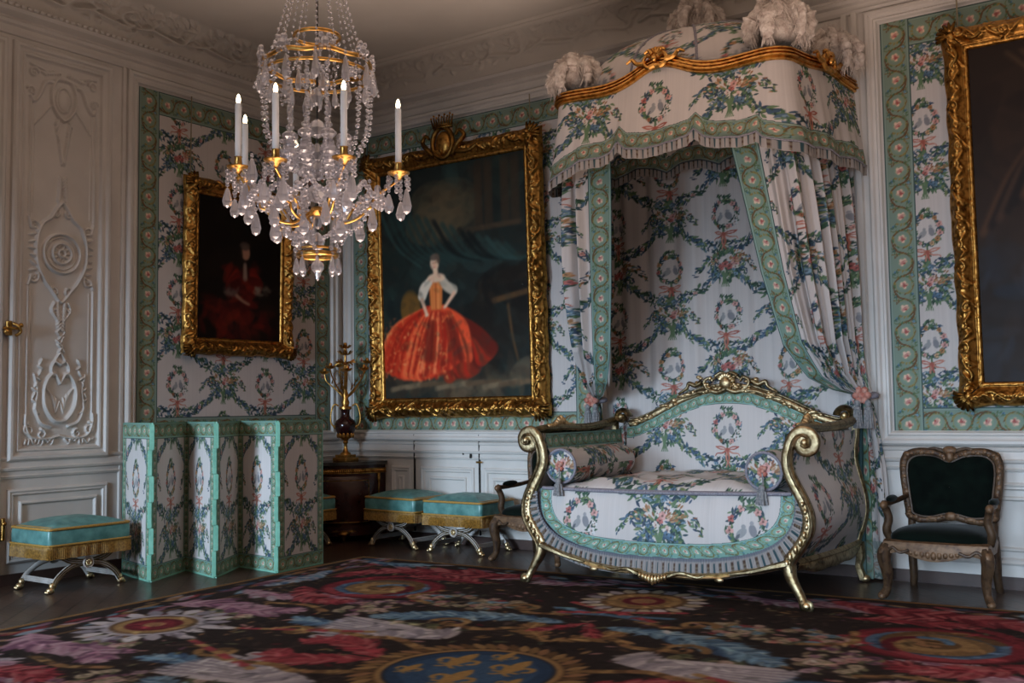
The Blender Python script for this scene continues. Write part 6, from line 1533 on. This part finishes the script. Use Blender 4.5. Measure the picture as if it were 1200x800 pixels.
for k in range(8): a = k * PI / 4 + .2; drop(pol(.155, a, ZC(92)), .11, .035, rot=a); strand([pol(.11, a, ZC(44)), pol(.10, a, 3.05), pol(.05, a, 2.9)], 8, .007)
for k in range(8):       # faceted rosettes standing on the wide ring
    mb = MB()
    a = k * PI / 4 + .15; c = pol(.27, a, ZC(70)); mb.ball(c, (.022, .022, .026), 6, 4)
    for q in range(6): t = q * PI / 3; mb.ball(c + np.array((-math.sin(a) * .035 * math.cos(t), math.cos(a) * .035 * math.cos(t), .035 * math.sin(t))), .015, 5, 4)
    mb.build('crystal_rosette', M['crystal'], ch, HO, smooth=False)
for k in range(8):       # stacked balls and spires inside
    a = k * PI / 4 + .4; mb = MB(); c = pol(.14, a, 2.56)
    for q, r_ in enumerate((.036, .046, .030, .040, .022, .014)): mb.ball(c + (0, 0, q * .042), (r_, r_, r_ * .62), 9, 5)
    mb.lathe([(.012, .22), (.016, .25), (.0, .31)], c, 6); mb.build('crystal_spire', M['crystal'], ch, HO, smooth=False)
# arms with candles: (picture offset, nearness, pan height, flame tip height)
ARMS = [(.189, .36, 2.501, 2.863), (.403, .06, 2.496, 2.865), (-.184, -.38, 2.46, 2.793), (-.36, .10, 2.527, 2.889), (-.398, -.17, 2.53, 2.867), (-.128, .33, 2.501, 2.866)]
ri = random.Random(4)
for (dx, nr, zp, zf) in ARMS:
    d = RT * dx + NR * nr; R = np.linalg.norm(d); d = d / R; e = np.array((-d[1], d[0], 0)); pt_ = lambda r, z, s=0: HC + d * r + e * s + np.array((0, 0, z))
    mb = MB(); mb.tube(catmull([pt_(.03, 2.33), pt_(.12, 2.27), pt_(.22, 2.30), pt_(R * .72, 2.39), pt_(R * .86, 2.43), pt_(R, zp - .03)], 8), .0065, 8)
    mb.tube(catmull([pt_(.15, 2.285), pt_(.20, 2.36), pt_(.26, 2.37), pt_(.27, 2.34), pt_(.24, 2.33)], 6), np.linspace(.007, .004, 25), 6)
    am = mb.build('arm', M['ormolu'], ch, HO)
    mb = MB(); mb.lathe([(0, zp - .03), (.012, zp - .028), (.02, zp - .012), (.052, zp), (.055, zp + .008), (.02, zp + .004), (.017, zp + .05), (.020, zp + .055), (.0, zp + .056)], HC + d * R, 18); mb.build('drip_pan', M['ormolu'], am, HO)
    mb = MB(); mb.lathe([(0, zp + .04), (.0155, zp + .04), (.0155, zf - .052), (.012, zf - .046), (0, zf - .046)], HC + d * R, 14); cn_ = mb.build('candle', M['candle'], ch, HO)
    mb = MB(); mb.lathe([(0, zf - .048), (.009, zf - .044), (.0115, zf - .03), (.008, zf - .012), (.003, zf - .002), (0, zf)], HC + d * R, 10); mb.build('flame_bulb', M['flame'], cn_, HO)
    for k in range(6):
        t = k * PI / 3; c = HC + d * R + np.array((.05 * math.cos(t), .05 * math.sin(t), zp - .005))
        n_ = 2 + (k % 3); mb = MB()
        for q in range(n_): bead(mb, c + (0, 0, -.016 - .024 * q), .0125)
        mb.build('bead_strand', M['crystal'], ch, HO, smooth=False)
        if k % 2 == 0: drop(c + (0, 0, -.02 - .024 * n_), .10 if k else .13, .05, rot=t)
    strand([pt_(R - .04, zp - .02), pt_(R * .72, 2.36), pt_(R * .5, 2.40), pt_(.18, 2.45)], 10, .013)
    for r_, z, s, l in ((.20, 2.29, .05, .11), (.29, 2.33, -.05, .12)): drop(pt_(r_, z, s), l, .052, rot=s * 20)
# lower garland and pendants
for k in range(20):
    a = ri.uniform(0, 2 * PI); r_ = ri.uniform(.10, .36); z = 2.20 + .30 * r_ / .36 + ri.uniform(-.02, .08); drop(pol(r_, a, z), ri.uniform(.08, .14), ri.uniform(.038, .056), rot=a)
for k in range(14):
    a = k * 2 * PI / 14; strand([pol(.30, a, 2.44), pol(.33, a + .2, 2.37), pol(.30, a + .45, 2.43)], 9, .014); strand([pol(.12, a, 2.42), pol(.20, a + .2, 2.34), pol(.26, a + .4, 2.40)], 8, .013)
for k in range(8):
    a = k * PI / 4 + .3; strand([pol(.27, a, 2.36), pol(.22, a + .2, 2.26), pol(.14, a + .3, 2.22), pol(.10, a + .39, ZC(296))], 9, .012)
for k in range(8): a = k * PI / 4; drop(pol(.10, a, ZC(301)), .085, .036, rot=a)
for k in range(8): a = k * PI / 4 + .3; mb = MB(); mb.ball(pol(.27, a, 2.37), .018, 8, 6); mb.build('crystal_button', M['crystal'], ch, HO, smooth=False)
mb = MB(); mb.ball(HC + (0, 0, 2.06), .032, 10, 7); mb.lathe([(0, 1.99), (.008, 2.0), (.012, 2.03), (0, 2.05)], HC, 8); mb.build('bottom_finial', M['crystal'], ch, HO, smooth=False)

# ------------------------------------------------------------------ light
def area(name, loc, rot, sx, sy, power, col, spread=PI):
    l = bpy.data.lights.new(name, 'AREA'); l.shape = 'RECTANGLE'; l.size = sx; l.size_y = sy; l.energy = power; l.color = col; l.spread = spread
    o = bpy.data.objects.new(name, l); C.objects.link(o); o.location = loc; o.rotation_euler = rot; return o
for k, (x, e) in enumerate(zip(WX, (70, 27, 58))):
    area('window_daylight', (x, RY - .02, 1.55), (math.radians(79), 0, 0), WW - .1, 2.3, e, (.62, .80, 1.0), math.radians(54))
# added upward fill lamps warming the ceiling, in place of floor bounce
area('warm_fill', (6.9, -4.4, .35), (math.radians(180), 0, 0), 3.4, 4.2, 128, (1.0, .73, .59), math.radians(118))
area('warm_fill', (4.0, -4.4, .35), (math.radians(180), 0, 0), 2.6, 4.2, 84, (1.0, .75, .62), math.radians(80))
w = bpy.data.worlds.new('world'); sc.world = w; w.use_nodes = True
bg = w.node_tree.nodes['Background']; bg.inputs[0].default_value = (.55, .68, .85, 1); bg.inputs[1].default_value = .25
sc.view_settings.view_transform = 'Standard'; sc.view_settings.look = 'None'; sc.view_settings.exposure = 0.0; sc.view_settings.gamma = 1.0
sc.cycles.use_denoising = True
sc.cycles.max_bounces = 8; sc.cycles.transparent_max_bounces = 24; sc.cycles.caustics_reflective = False; sc.cycles.caustics_refractive = False
sc.cycles.sample_clamp_indirect = 4.0
